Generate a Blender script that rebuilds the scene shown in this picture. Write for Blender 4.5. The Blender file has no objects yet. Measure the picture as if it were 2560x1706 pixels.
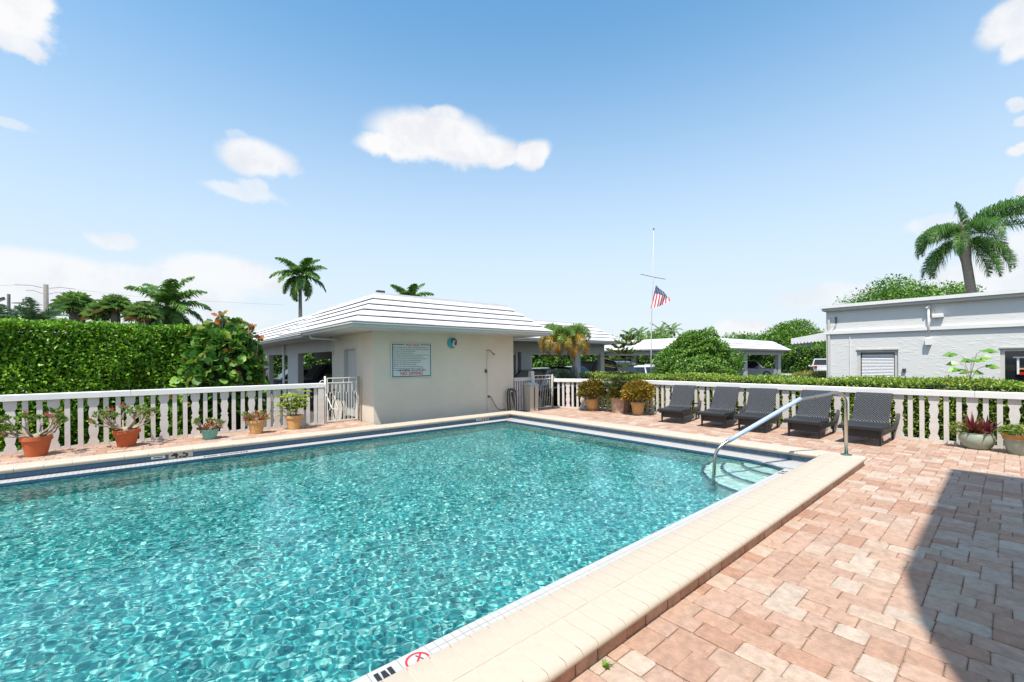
import bpy, bmesh, math, random
import numpy as np
from mathutils import Matrix, Vector
R = math.radians
sc = bpy.context.scene
C = sc.collection
PI = math.pi
# ------------------------------------------------------------------ camera
cam = bpy.data.cameras.new('camera')
co = bpy.data.objects.new('camera', cam)
C.objects.link(co)
sc.camera = co
cam.sensor_width = 36
cam.lens = 36 * 1066.5 / 2560
cam.shift_y = .01926
cam.clip_start, cam.clip_end = .05, 3000
co.matrix_world = Matrix.Translation((0, 0, 1.65)) @ Matrix.Rotation(R(49.53 - 90), 4, 'Z') @ Matrix.Rotation(R(90), 4, 'X') @ Matrix.Rotation(R(-.42), 4, 'Z')
# ------------------------------------------------------------------ sun and sky
SX, SY = .43, .25          # ground travel of the light per metre of drop
sun = bpy.data.lights.new('sun', 'SUN')
so = bpy.data.objects.new('sun', sun)
C.objects.link(so)
sun.energy = 5.0
sun.angle = R(.53)
sun.color = (1, .94, .85)
sun.cycles.is_caustics_light = True
so.rotation_euler = Vector((SX, SY, -1)).to_track_quat('-Z', 'Y').to_euler()
w = bpy.data.worlds.new('World')
sc.world = w
w.use_nodes = True
nt = w.node_tree
N = nt.nodes
LK = nt.links.new
bg = N['Background']
bg.inputs[1].default_value = .15
sky = N.new('ShaderNodeTexSky')
sky.sky_type = 'NISHITA'
sky.sun_disc = False
sky.sun_elevation = math.atan(1 / math.hypot(SX, SY))
sky.sun_rotation = math.atan2(-SX, -SY)
sky.air_density = 1.0
sky.dust_density = .35
sky.ozone_density = 3.0


def wm(op, a, b=None, c=None):
    n = N.new('ShaderNodeMath')
    n.operation = op
    for i, x in enumerate((a, b, c)):
        if x is None: continue
        if isinstance(x, (int, float)): n.inputs[i].default_value = x
        else: LK(x, n.inputs[i])
    return n.outputs[0]


def wv(op, a, b):
    n = N.new('ShaderNodeVectorMath')
    n.operation = op
    for i, x in enumerate((a, b)):
        if isinstance(x, tuple): n.inputs[i].default_value = x
        elif x is not None: LK(x, n.inputs[i])
    return n


def wmr(x, a, b, c=0, d=1):
    n = N.new('ShaderNodeMapRange')
    n.interpolation_type = 'SMOOTHSTEP'
    for i, q in enumerate((a, b, c, d)): n.inputs[i + 1].default_value = q
    LK(x, n.inputs[0])
    return n.outputs[0]


def wmix(f, a, b):
    n = N.new('ShaderNodeMix')
    n.data_type = 'RGBA'
    if isinstance(f, float): n.inputs[0].default_value = f
    else: LK(f, n.inputs[0])
    for i, x in ((6, a), (7, b)):
        if isinstance(x, tuple): n.inputs[i].default_value = (*x, 1)
        else: LK(x, n.inputs[i])
    return n.outputs[2]


tc = N.new('ShaderNodeTexCoord')
sep = N.new('ShaderNodeSeparateXYZ')
LK(tc.outputs['Generated'], sep.inputs[0])
az = wm('ARCTAN2', sep.outputs[0], sep.outputs[1])      # 0 along +Y, growing towards +X
el = wm('ARCSINE', sep.outputs[2])
nz = N.new('ShaderNodeTexNoise')
nz.inputs['Scale'].default_value = 9
nz.inputs['Detail'].default_value = 9
nz.inputs['Roughness'].default_value = .62
LK(tc.outputs['Generated'], nz.inputs['Vector'])
noise = nz.outputs['Fac']
# blue sky, a little richer than the plain model, whitening to the horizon
hs = N.new('ShaderNodeHueSaturation')
hs.inputs['Hue'].default_value = .483
hs.inputs['Saturation'].default_value = 1.13
hs.inputs['Value'].default_value = 1.38
LK(sky.outputs[0], hs.inputs['Color'])
elup = wm('MAXIMUM', el, 0.0)
base = wmix(wm('MULTIPLY', wmr(elup, .74, .0), .93), hs.outputs[0], (4.05, 4.4, 4.75))
# cumulus: (azimuth deg, elevation deg, half width, half height)
CL = [(30.3,27.3,8.0,2.7,1),(25.2,25.7,4.3,1.5,1),(35.6,26.4,5.4,1.6,1),(43.4,25.8,3.1,1.6,1),(39.3,25.6,3.2,1.1,1),(31.4,29.6,2.9,1.1,0.9),(-8.9,28.0,2.9,1.9,1),(-7.5,29.2,1.7,1.4,1),(-8.7,26.4,1.7,1.0,0.9),(-9.2,20.2,1.2,0.4,0.5),(9.8,22.3,3.6,1.8,0.92),(8.1,24.0,1.2,0.6,0.35),(8.6,18.5,3.5,0.9,0.6),(9.6,19.4,1.6,0.9,0.6),(-2.5,11.9,1.7,1.0,0.7),(-7.4,8.1,7.1,1.8,0.85),(-9.0,6.0,6.7,2.1,0.8),(1.0,7.8,9.4,2.0,0.75),(6.5,9.6,5.9,2.0,0.85),(-2.1,5.1,14.1,1.6,0.5),(90.1,27.1,2.1,1.7,0.95),(90.8,25.1,1.3,1.4,0.9),(90.3,20.9,0.6,0.5,0.7),(90.7,19.6,0.7,0.4,0.7),(90.5,17.4,0.7,0.5,0.9),(85.4,12.5,2.0,0.9,0.5),(88.9,6.9,4.7,2.1,0.75),(90.7,8.6,1.9,2.0,0.75),(76.7,6.8,4.6,1.3,0.6),(69.0,3.4,2.8,1.3,0.75),(90.7,14.2,0.6,1.0,0.6)]
p0 = N.new('ShaderNodeCombineXYZ')
wob = wm('MULTIPLY_ADD', noise, .085, -.0425)
LK(wm('ADD', az, wob), p0.inputs[0])
LK(wm('MULTIPLY_ADD', noise, -.055, wm('ADD', el, .0275)), p0.inputs[1])
acc = None
for (a, e, ra, re_, dens) in CL:
    q = wv('MULTIPLY', wv('SUBTRACT', p0.outputs[0], (R(a), R(e), 0)).outputs[0], (1 / R(ra), 1 / R(re_), 0))
    ln = wv('LENGTH', q.outputs[0], None)
    m = wm('MULTIPLY', wmr(wm('MULTIPLY_ADD', noise, .9, wm('SUBTRACT', ln.outputs['Value'], .5)), 1.22, .66), dens)
    acc = m if acc is None else wm('MAXIMUM', acc, m)
# added fair weather clouds over the unseen sky, cover raised to whiten the fill
nz2 = N.new('ShaderNodeTexNoise')
nz2.inputs['Scale'].default_value = 3.2
nz2.inputs['Detail'].default_value = 7
LK(wv('MULTIPLY', tc.outputs['Generated'], (1, 1, 2.2)).outputs[0], nz2.inputs['Vector'])
rel = wm('ABSOLUTE', wm('SUBTRACT', az, R(40.47)))
away = wm('MAXIMUM', wmr(rel, R(56), R(66)), wmr(el, R(46), R(56)))
acc = wm('MAXIMUM', acc, wm('MULTIPLY', wmr(nz2.outputs['Fac'], .53, .63), away))
acc = wm('MULTIPLY', acc, wmr(el, -.02, .02))
ccol = wmix(wmr(noise, .38, .60), (4.45, 4.55, 4.8), (5.15, 5.15, 5.2))
LK(wmix(acc, base, ccol), bg.inputs[0])
vs = sc.view_settings
vs.view_transform = 'Standard'
vs.look = 'None'
vs.gamma = 1
vs.use_curve_mapping = False
vs.exposure = .34
cy = sc.cycles
cy.use_denoising = True
cy.max_bounces = 8
cy.transparent_max_bounces = 8
cy.caustics_reflective = False
cy.sample_clamp_indirect = 6
rnd = random.Random(7)
nr = np.random.default_rng(11)


# ------------------------------------------------------------------ materials
def mat(name, col=(.5, .5, .5), rough=.6, metal=0, bump=0, bscale=40, var=0, vscale=6, spec=.5, attr=False, detail=4, trans=0, coat=0, bdist=.01):
    m = bpy.data.materials.new(name)
    m.use_nodes = True
    t = m.node_tree
    b = t.nodes['Principled BSDF']
    b.inputs['Base Color'].default_value = (*col, 1)
    b.inputs['Roughness'].default_value = rough
    b.inputs['Metallic'].default_value = metal
    b.inputs['Specular IOR Level'].default_value = spec
    b.inputs['Coat Weight'].default_value = coat
    L = t.links.new
    tcn = t.nodes.new('ShaderNodeTexCoord')
    src = None
    if attr:
        a = t.nodes.new('ShaderNodeAttribute')
        a.attribute_name = 'col'
        src = a.outputs['Color']
    if var:
        n = t.nodes.new('ShaderNodeTexNoise')
        n.inputs['Scale'].default_value = vscale
        n.inputs['Detail'].default_value = detail
        n.inputs['Roughness'].default_value = .65
        L(tcn.outputs['Object'], n.inputs['Vector'])
        mr = t.nodes.new('ShaderNodeMapRange')
        mr.inputs[1].default_value, mr.inputs[2].default_value = .3, .7
        mr.inputs[3].default_value, mr.inputs[4].default_value = 1 - var, 1 + var * .6
        L(n.outputs['Fac'], mr.inputs[0])
        x = t.nodes.new('ShaderNodeVectorMath')
        x.operation = 'MULTIPLY'
        if src: L(src, x.inputs[0])
        else: x.inputs[0].default_value = col
        L(mr.outputs[0], x.inputs[1])
        src = x.outputs[0]
    if src: L(src, b.inputs['Base Color'])
    if bump:
        n = t.nodes.new('ShaderNodeTexNoise')
        n.inputs['Scale'].default_value = bscale
        n.inputs['Detail'].default_value = 5
        L(tcn.outputs['Object'], n.inputs['Vector'])
        bp = t.nodes.new('ShaderNodeBump')
        bp.inputs['Strength'].default_value = bump
        bp.inputs['Distance'].default_value = bdist
        L(n.outputs['Fac'], bp.inputs['Height'])
        L(bp.outputs[0], b.inputs['Normal'])
    if trans:
        tr = t.nodes.new('ShaderNodeBsdfTranslucent')
        if src: L(src, tr.inputs[0])
        mx = t.nodes.new('ShaderNodeMixShader')
        mx.inputs[0].default_value = trans
        L(b.outputs[0], mx.inputs[1])
        L(tr.outputs[0], mx.inputs[2])
        L(mx.outputs[0], t.nodes['Material Output'].inputs[0])
    return m


M = {}
M['stucco'] = mat('cream_stucco', (.68, .60, .495), .85, bump=.5, bscale=90, var=.06, vscale=1.2, bdist=.004)
M['paint'] = mat('white_paint', (.74, .735, .725), .5, bump=.15, bscale=25, var=.05, vscale=3, bdist=.004)
M['paint_old'] = mat('chalky_white_paint', (.64, .60, .57), .7, bump=.3, bscale=60, var=.14, vscale=7, bdist=.004)
M['rooftile'] = mat('white_roof_tile', (.66, .655, .66), .7, bump=.3, bscale=30, var=.07, vscale=2.2)
M['roofbase'] = mat('roof_underlay', (.16, .16, .17), .9)  # coloured dark to deepen the shadow lines under the tile butts
M['fascia'] = mat('grey_white_fascia', (.54, .535, .50), .6, var=.05)
M['greywall'] = mat('pale_grey_stucco', (.47, .465, .44), .85, bump=.4, bscale=70, var=.05, vscale=1.5, bdist=.004)
M['coping'] = mat('cream_coping_tile', (.52, .445, .355), .62, bump=.5, bscale=140, var=.09, vscale=9, detail=8, bdist=.003)
M['grout'] = mat('pale_grout', (.66, .56, .44), .9, var=.12, vscale=20)
M['brick'] = mat('paver_brick', (.5, .33, .25), .9, bump=.9, bscale=70, var=.27, vscale=15, attr=True, detail=10, bdist=.006)
M['joint'] = mat('sand_joint', (.34, .25, .18), .95, bump=.6, bscale=200, var=.3, vscale=8)
M['bluetile'] = mat('blue_glazed_tile', (.055, .13, .22), .22, var=.22, vscale=6)
M['whitetile'] = mat('white_glazed_tile', (.48, .47, .455), .35, var=.06, vscale=14)
M['tilegrout'] = mat('grey_grout', (.22, .215, .21), .9)
M['black'] = mat('black_print', (.02, .02, .025), .5)
M['red'] = mat('red_print', (.55, .03, .04), .5)
M['greenprint'] = mat('dark_teal_print', (.02, .08, .10), .5)
M['signboard'] = mat('grey_white_board', (.60, .62, .59), .5, var=.04)
M['steel'] = mat('brushed_steel', (.52, .50, .46), .22, metal=1, var=.08, vscale=30)
M['sleeve'] = mat('blue_grip_sleeve', (.36, .47, .66), .5, bump=.2, bscale=60, var=.06)
M['flange'] = mat('green_bronze', (.10, .20, .17), .45, metal=.6)
M['iron'] = mat('white_iron', (.78, .76, .70), .4, var=.1, vscale=20)
M['ironrust'] = mat('weathered_iron_post', (.42, .36, .28), .6, var=.25, vscale=12)
M['dark'] = mat('dark_metal', (.05, .05, .055), .4)
M['leaf'] = mat('leaf', (.1, .2, .05), .38, attr=True, trans=.32, spec=.5)
M['core'] = mat('shade_core', (.018, .03, .010), .95)  # added solid core, dark for the shaded depth and to stop see-through
M['trunk'] = mat('grey_bark', (.20, .165, .13), .9, bump=.9, bscale=18, var=.3, vscale=9, bdist=.02)
M['palmtrunk'] = mat('palm_bark', (.26, .23, .19), .9, bump=.9, bscale=12, var=.25, vscale=7, bdist=.03)
M['stem'] = mat('grey_brown_stem', (.36, .29, .21), .7, var=.2, vscale=25)
M['terra'] = mat('terracotta_orange', (.50, .115, .035), .75, bump=.2, bscale=50, var=.13, vscale=9)
M['clay'] = mat('ochre_clay', (.60, .34, .13), .75, bump=.2, bscale=50, var=.16, vscale=12)
M['pinkclay'] = mat('pink_sandstone_planter', (.52, .34, .25), .85, bump=.4, bscale=50, var=.2, vscale=9)
M['aqua'] = mat('aqua_glaze', (.16, .42, .36), .45, var=.12, vscale=9)
M['celadon'] = mat('celadon_glaze', (.30, .34, .27), .3, var=.2, vscale=8)
M['rimglaze'] = mat('rust_glaze', (.48, .20, .04), .4, var=.25, vscale=12)
M['soil'] = mat('soil', (.05, .035, .025), .95, bump=.6, bscale=80)
M['asphalt'] = mat('asphalt', (.075, .072, .07), .9, bump=.4, bscale=120, var=.2, vscale=.8)
M['glass'] = mat('dark_window_glass', (.015, .018, .02), .04, spec=.8)
M['carblack'] = mat('black_car_paint', (.008, .009, .012), .12, coat=1)
M['cargrey'] = mat('dark_grey_car_paint', (.045, .055, .06), .15, coat=1, metal=.3)
M['carblue'] = mat('blue_car_paint', (.02, .12, .42), .15, coat=1)
M['carsilver'] = mat('silver_car_paint', (.45, .46, .47), .2, coat=1, metal=.5)
M['carwhite'] = mat('white_car_paint', (.72, .73, .74), .2, coat=1)
M['carsteel'] = mat('blue_grey_car_paint', (.06, .10, .14), .15, coat=1, metal=.3)
M['tyre'] = mat('tyre_rubber', (.02, .02, .02), .8)
M['lampglass'] = mat('lamp_glass', (.7, .7, .7), .1)
M['redlamp'] = mat('red_lamp_glass', (.45, .01, .01), .15)
M['blind'] = mat('white_blind', (.78, .78, .79), .5)
M['interior'] = mat('dim_interior', (.12, .12, .12), .9)
M['beige'] = mat('beige_plastic', (.52, .47, .39), .5)
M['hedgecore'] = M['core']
M['bulkmortar'] = mat('sandy_mortar', (.22, .17, .12), .95, bump=.5, bscale=90)
M['teal'] = mat('teal_enamel', (.02, .33, .38), .35)
M['navyenamel'] = mat('navy_enamel', (.01, .07, .17), .35)
M['bronze'] = mat('bronze_relief', (.12, .10, .07), .45)
M['ivory'] = mat('ivory_relief', (.62, .60, .52), .5)
M['rubber'] = mat('black_hose', (.02, .02, .022), .45)
M['wood'] = mat('weathered_pole_wood', (.22, .20, .18), .9, var=.2, vscale=4)
M['orange'] = mat('orange_plastic', (.7, .12, .03), .5)
M['flagred'] = mat('flag_red', (.55, .02, .05), .8)
M['flagwhite'] = mat('flag_white', (.8, .8, .8), .8)
M['flagblue'] = mat('flag_blue', (.03, .04, .13), .8)


def wicker(name, rough=.35, col=(.024, .0245, .026), chev=True):
    m = mat(name, col, rough, spec=.6)
    t = m.node_tree
    L = t.links.new
    b = t.nodes['Principled BSDF']
    tcn = t.nodes.new('ShaderNodeTexCoord')
    sp = t.nodes.new('ShaderNodeSeparateXYZ')
    L(tcn.outputs['UV'], sp.inputs[0])
    ab = t.nodes.new('ShaderNodeMath')
    ab.operation = 'ABSOLUTE' if chev else 'MULTIPLY'
    ab.inputs[1].default_value = 1
    L(sp.outputs[0], ab.inputs[0])
    sm = t.nodes.new('ShaderNodeMath')
    sm.operation = 'MULTIPLY_ADD'
    sm.inputs[1].default_value = .9
    L(ab.outputs[0], sm.inputs[0])
    L(sp.outputs[1], sm.inputs[2])
    sc1 = t.nodes.new('ShaderNodeMath')
    sc1.operation = 'MULTIPLY'
    sc1.inputs[1].default_value = 2 * PI / .044
    L(sm.outputs[0], sc1.inputs[0])
    s1 = t.nodes.new('ShaderNodeMath')
    s1.operation = 'SINE'
    L(sc1.outputs[0], s1.inputs[0])
    df = t.nodes.new('ShaderNodeMath')
    df.operation = 'MULTIPLY_ADD'
    df.inputs[1].default_value = -.9
    L(ab.outputs[0], df.inputs[0])
    L(sp.outputs[1], df.inputs[2])
    sc2 = t.nodes.new('ShaderNodeMath')
    sc2.operation = 'MULTIPLY'
    sc2.inputs[1].default_value = 2 * PI / .026
    L(df.outputs[0], sc2.inputs[0])
    s2 = t.nodes.new('ShaderNodeMath')
    s2.operation = 'SINE'
    L(sc2.outputs[0], s2.inputs[0])
    mm = t.nodes.new('ShaderNodeMath')
    mm.operation = 'MULTIPLY_ADD'
    mm.inputs[1].default_value = .35
    L(s2.outputs[0], mm.inputs[0])
    L(s1.outputs[0], mm.inputs[2])
    mr = t.nodes.new('ShaderNodeMapRange')
    mr.inputs[1].default_value, mr.inputs[2].default_value = -.6, 1.1
    mr.inputs[3].default_value, mr.inputs[4].default_value = .15, 5.0  # stripes in the colour imitate sky gleam on the glossy strands
    L(mm.outputs[0], mr.inputs[0])
    x = t.nodes.new('ShaderNodeVectorMath')
    x.operation = 'MULTIPLY'
    x.inputs[0].default_value = col
    L(mr.outputs[0], x.inputs[1])
    L(x.outputs[0], b.inputs['Base Color'])
    bp = t.nodes.new('ShaderNodeBump')
    bp.inputs['Strength'].default_value = .9
    bp.inputs['Distance'].default_value = .006
    L(mm.outputs[0], bp.inputs['Height'])
    L(bp.outputs[0], b.inputs['Normal'])
    return m


M['wicker'] = wicker('black_wicker')
M['wickerplain'] = mat('dense_black_wicker', (.028, .028, .030), .45, bump=.9, bscale=130, var=.35, vscale=90, bdist=.006)

# trowelled stucco with crossing strokes
ms = mat('trowelled_white_stucco', (.64, .635, .62), .85)
t = ms.node_tree
L = t.links.new
b = t.nodes['Principled BSDF']
tcn = t.nodes.new('ShaderNodeTexCoord')
prev = None
for k, (ang, s1, s2, thr) in enumerate(((42, 1.6, 4.2, .60), (-40, 1.5, 4.4, .61), (15, 1.5, 5, .65))):
    mp = t.nodes.new('ShaderNodeMapping')
    mp.inputs['Rotation'].default_value = (R(ang), 0, 0)
    mp.inputs['Scale'].default_value = (1, s1, s2)
    mp.inputs['Location'].default_value = (k * 7, k * 3, k)
    L(tcn.outputs['Object'], mp.inputs[0])
    n = t.nodes.new('ShaderNodeTexNoise')
    n.inputs['Scale'].default_value = 2.2
    n.inputs['Detail'].default_value = 4
    L(mp.outputs[0], n.inputs['Vector'])
    r_ = t.nodes.new('ShaderNodeMapRange')
    r_.inputs[1].default_value, r_.inputs[2].default_value = thr - .04, thr + .10
    L(n.outputs['Fac'], r_.inputs[0])
    if prev is None: prev = r_.outputs[0]
    else:
        mx = t.nodes.new('ShaderNodeMath')
        mx.operation = 'MAXIMUM'
        L(prev, mx.inputs[0])
        L(r_.outputs[0], mx.inputs[1])
        prev = mx.outputs[0]
bp = t.nodes.new('ShaderNodeBump')
bp.inputs['Strength'].default_value = .32
bp.inputs['Distance'].default_value = .015
L(prev, bp.inputs['Height'])
L(bp.outputs[0], b.inputs['Normal'])
M['trowel'] = ms

# pool plaster: pebble cells, pale ones painted as caustic glints; aqua imitates water depth
mp_ = mat('pool_plaster', (.20, .55, .56), .8)
t = mp_.node_tree
L = t.links.new
b = t.nodes['Principled BSDF']
tcn = t.nodes.new('ShaderNodeTexCoord')
v = t.nodes.new('ShaderNodeTexVoronoi')
v.inputs['Scale'].default_value = 33
L(tcn.outputs['Object'], v.inputs['Vector'])
n = t.nodes.new('ShaderNodeTexNoise')
n.inputs['Scale'].default_value = 1.3
n.inputs['Detail'].default_value = 6
L(tcn.outputs['Object'], n.inputs['Vector'])
cr = t.nodes.new('ShaderNodeValToRGB')
cr.color_ramp.elements[0].color = (.03, .24, .255, 1)
cr.color_ramp.elements[1].color = (.54, .83, .74, 1)
e = cr.color_ramp.elements.new(.62)
e.color = (.075, .385, .395, 1)
sx = t.nodes.new('ShaderNodeSeparateColor')
L(v.outputs['Color'], sx.inputs[0])
L(sx.outputs[0], cr.inputs[0])
x = t.nodes.new('ShaderNodeVectorMath')
x.operation = 'MULTIPLY'
mr = t.nodes.new('ShaderNodeMapRange')
mr.inputs[1].default_value, mr.inputs[2].default_value, mr.inputs[3].default_value, mr.inputs[4].default_value = .3, .7, .82, 1.12
L(n.outputs['Fac'], mr.inputs[0])
L(cr.outputs[0], x.inputs[0])
L(mr.outputs[0], x.inputs[1])
L(x.outputs[0], b.inputs['Base Color'])
M['plaster'] = mp_
M['stepplaster'] = mat('worn_step_plaster', (.80, .80, .70), .8, var=.28, vscale=9, detail=8)

mw = bpy.data.materials.new('pool_water')
mw.use_nodes = True
t = mw.node_tree
t.nodes.remove(t.nodes['Principled BSDF'])
g = t.nodes.new('ShaderNodeBsdfGlass')
g.inputs['IOR'].default_value = 1.33
g.inputs['Roughness'].default_value = 0
g.inputs['Color'].default_value = (.76, .97, .965, 1)
t.links.new(g.outputs[0], t.nodes['Material Output'].inputs[0])
M['water'] = mw


# ------------------------------------------------------------------ mesh helpers
def link(name, me, parent=None, loc=None):
    o = bpy.data.objects.new(name, me)
    C.objects.link(o)
    if parent is not None: o.parent = parent
    if loc is not None: o.location = loc
    return o


def empty(name, loc=(0, 0, 0), rz=0, **k):
    o = bpy.data.objects.new(name, None)
    C.objects.link(o)
    o.empty_display_size = .2
    o.location = loc
    o.rotation_euler = (0, 0, rz)
    for a, b_ in k.items(): o[a] = b_
    return o


def tag(o, **k):
    for a, b_ in k.items(): o[a] = b_
    return o


class MB:
    """collects simple shapes into one mesh"""

    def __init__(s):
        s.v, s.f, s.m, s.c = [], [], [], []

    def add(s, vs_, fs, mi=0, col=None):
        o = len(s.v)
        s.v += [tuple(p) for p in vs_]
        s.f += [tuple(i + o for i in f) for f in fs]
        s.m += [mi] * len(fs)
        s.c += [col or (1, 1, 1)] * len(vs_)
        return s

    def box(s, x0, x1, y0, y1, z0, z1, mi=0, col=None):
        return s.add([(x0, y0, z0), (x1, y0, z0), (x1, y1, z0), (x0, y1, z0), (x0, y0, z1), (x1, y0, z1), (x1, y1, z1), (x0, y1, z1)],
                     [(0, 3, 2, 1), (4, 5, 6, 7), (0, 1, 5, 4), (1, 2, 6, 5), (2, 3, 7, 6), (3, 0, 4, 7)], mi, col)

    def bbox(s, x0, x1, y0, y1, z0, z1, b=.008, mi=0, col=None):
        """box with a chamfered top edge"""
        vs_ = [(x0, y0, z0), (x1, y0, z0), (x1, y1, z0), (x0, y1, z0), (x0, y0, z1 - b), (x1, y0, z1 - b), (x1, y1, z1 - b), (x0, y1, z1 - b),
               (x0 + b, y0 + b, z1), (x1 - b, y0 + b, z1), (x1 - b, y1 - b, z1), (x0 + b, y1 - b, z1)]
        fs = [(0, 3, 2, 1), (8, 9, 10, 11)]
        for i in range(4):
            j = (i + 1) % 4
            fs += [(i, j, j + 4, i + 4), (i + 4, j + 4, j + 8, i + 8)]
        return s.add(vs_, fs, mi, col)

    def prism(s, poly, axis, a, b_, mi=0):
        """extrude 2-D polygon; axis 'x': poly in (y,z); 'y': (x,z); 'z': (x,y)"""
        n_ = len(poly)
        def P(p, t_):
            return {'x': (t_, p[0], p[1]), 'y': (p[0], t_, p[1]), 'z': (p[0], p[1], t_)}[axis]
        vs_ = [P(p, a) for p in poly] + [P(p, b_) for p in poly]
        fs = [tuple(range(n_))[::-1], tuple(range(n_, 2 * n_))] + [(i, (i + 1) % n_, (i + 1) % n_ + n_, i + n_) for i in range(n_)]
        return s.add(vs_, fs, mi)

    def tube(s, pts, rad, seg=8, mi=0, cap=True):
        pts = [Vector(p) for p in pts]
        if not isinstance(rad, (list, tuple)): rad = [rad] * len(pts)
        up = None
        rings = []
        for i, p in enumerate(pts):
            d = (pts[min(i + 1, len(pts) - 1)] - pts[max(i - 1, 0)]).normalized()
            if up is None:
                up = Vector((0, 0, 1)) if abs(d.z) < .9 else Vector((1, 0, 0))
            a = d.cross(up).normalized()
            up = a.cross(d).normalized()
            rings.append([p + (a * math.cos(2 * PI * k / seg) + up * math.sin(2 * PI * k / seg)) * rad[i] for k in range(seg)])
        vs_ = [q for r_ in rings for q in r_]
        fs = []
        for i in range(len(pts) - 1):
            for k in range(seg):
                fs.append((i * seg + k, i * seg + (k + 1) % seg, (i + 1) * seg + (k + 1) % seg, (i + 1) * seg + k))
        if cap:
            fs += [tuple(range(seg))[::-1], tuple(range((len(pts) - 1) * seg, len(pts) * seg))]
        return s.add(vs_, fs, mi)

    def lathe(s, prof, seg=20, c=(0, 0), mi=0, sq=0, rot=0):
        vs_ = []
        for r_, z in prof:
            for k in range(seg):
                a = 2 * PI * k / seg + rot
                q = r_
                vs_.append((c[0] + q * math.cos(a), c[1] + q * math.sin(a), z))
        fs = []
        for i in range(len(prof) - 1):
            for k in range(seg):
                fs.append((i * seg + k, i * seg + (k + 1) % seg, (i + 1) * seg + (k + 1) % seg, (i + 1) * seg + k))
        fs.append(tuple(range(seg))[::-1])
        return s.add(vs_, fs, mi)

    def mesh(s, name, mats, smooth=False):
        me = bpy.data.meshes.new(name)
        me.from_pydata(s.v, [], s.f)
        for q in (mats if isinstance(mats, (list, tuple)) else [mats]): me.materials.append(q)
        if any(s.m): me.polygons.foreach_set('material_index', s.m)
        if smooth: me.polygons.foreach_set('use_smooth', [True] * len(me.polygons))
        if any(c != (1, 1, 1) for c in s.c):
            at_ = me.attributes.new('col', 'FLOAT_COLOR', 'POINT')
            at_.data.foreach_set('color', np.array([(*c, 1) for c in s.c], dtype=np.float32).ravel())
        me.update()
        return me

    def build(s, name, mats, parent=None, smooth=False, **k):
        o = link(name, s.mesh(name, mats, smooth), parent)
        return tag(o, **k)


def smooth_by_angle(o, ang=40):
    bm = bmesh.new()
    bm.from_mesh(o.data)
    for f in bm.faces: f.smooth = True
    for e_ in bm.edges:
        e_.smooth = len(e_.link_faces) == 2 and e_.calc_face_angle(0) < R(ang)
    bm.to_mesh(o.data)
    bm.free()
    return o


def npmesh(name, V, F, mat_, colors=None, smooth=False):
    """V (n,3); F (m,3) or (m,4)"""
    me = bpy.data.meshes.new(name)
    k = F.shape[1]
    me.vertices.add(len(V))
    me.vertices.foreach_set('co', V.astype(np.float32).ravel())
    me.loops.add(F.size)
    me.loops.foreach_set('vertex_index', F.astype(np.int32).ravel())
    me.polygons.add(len(F))
    me.polygons.foreach_set('loop_start', np.arange(0, F.size, k, dtype=np.int32))
    if smooth: me.polygons.foreach_set('use_smooth', np.ones(len(F), dtype=bool))
    me.update(calc_edges=True)
    if colors is not None:
        at_ = me.attributes.new('col', 'FLOAT_COLOR', 'POINT')
        c4 = np.ones((len(V), 4), dtype=np.float32)
        c4[:, :3] = colors
        at_.data.foreach_set('color', c4.ravel())
    me.materials.append(mat_)
    return me


def text_mesh(name, s, size, mat_, parent=None, mtx=None, ext=.001, bold=0, align='CENTER', sx_=1):
    cu = bpy.data.curves.new('lettering', 'FONT')
    cu.body = s
    cu.size = size
    cu.extrude = ext
    cu.offset = bold
    cu.align_x = align
    cu.resolution_u = 3
    o = bpy.data.objects.new('lettering', cu)
    C.objects.link(o)
    dg = bpy.context.evaluated_depsgraph_get()
    me = bpy.data.meshes.new_from_object(o.evaluated_get(dg))
    C.objects.unlink(o)
    bpy.data.objects.remove(o)
    me.materials.clear()
    me.materials.append(mat_)
    r_ = link(name, me, parent)
    m_ = mtx @ Matrix.Diagonal((sx_, 1, 1, 1))
    r_.matrix_local = m_
    return r_


MX_FRONT = Matrix.Rotation(R(90), 4, 'X')                               # text facing -Y
MX_SIDE = Matrix.Rotation(R(-90), 4, 'Z') @ Matrix.Rotation(R(90), 4, 'X')  # text facing -X

# ------------------------------------------------------------------ ground
X0, X1, Y0, Y1 = -6.0, 7.62, 2.245, 9.2       # water edge of the pool
CY0, CY1, CX0, CX1 = 1.45, 1.955, 7.98, 8.42   # near coping in y, far coping in x
FY0, FY1 = 9.45, 9.85                           # left coping in y
ZC, ZL, ZW = .14, -.015, -.05
g = MB()
H = (-7.5, 8.3, 1.7, 9.7)
for (a, b_, c_, d) in ((-900, H[0], -900, 1200), (H[1], 1500, -900, 1200), (H[0], H[1], -900, H[2]), (H[0], H[1], H[3], 1200)):
    g.add([(a, c_, -.16), (b_, c_, -.16), (b_, d, -.16), (a, d, -.16)], [(0, 1, 2, 3)])
g.build('ground', M['asphalt'], kind='structure')

# ------------------------------------------------------------------ patio pavers
patio = MB().box(-7, 12.15, -5, 1.46, -.12, -.013).box(8.0, 12.15, 1.47, 9.6, -.12, -.013).box(8.0, 11.2, 9.61, 11.2, -.12, -.013).build('patio', M['joint'], kind='structure')


def inside(x, y):
    if y < CY0 + .03: return -3.0 < x < 11.85 and y > -1.8
    if x > CX1 - .1: return x < 11.85 - max(0, (y - 8.4)) * .45 and y < 11.0
    return False


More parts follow.
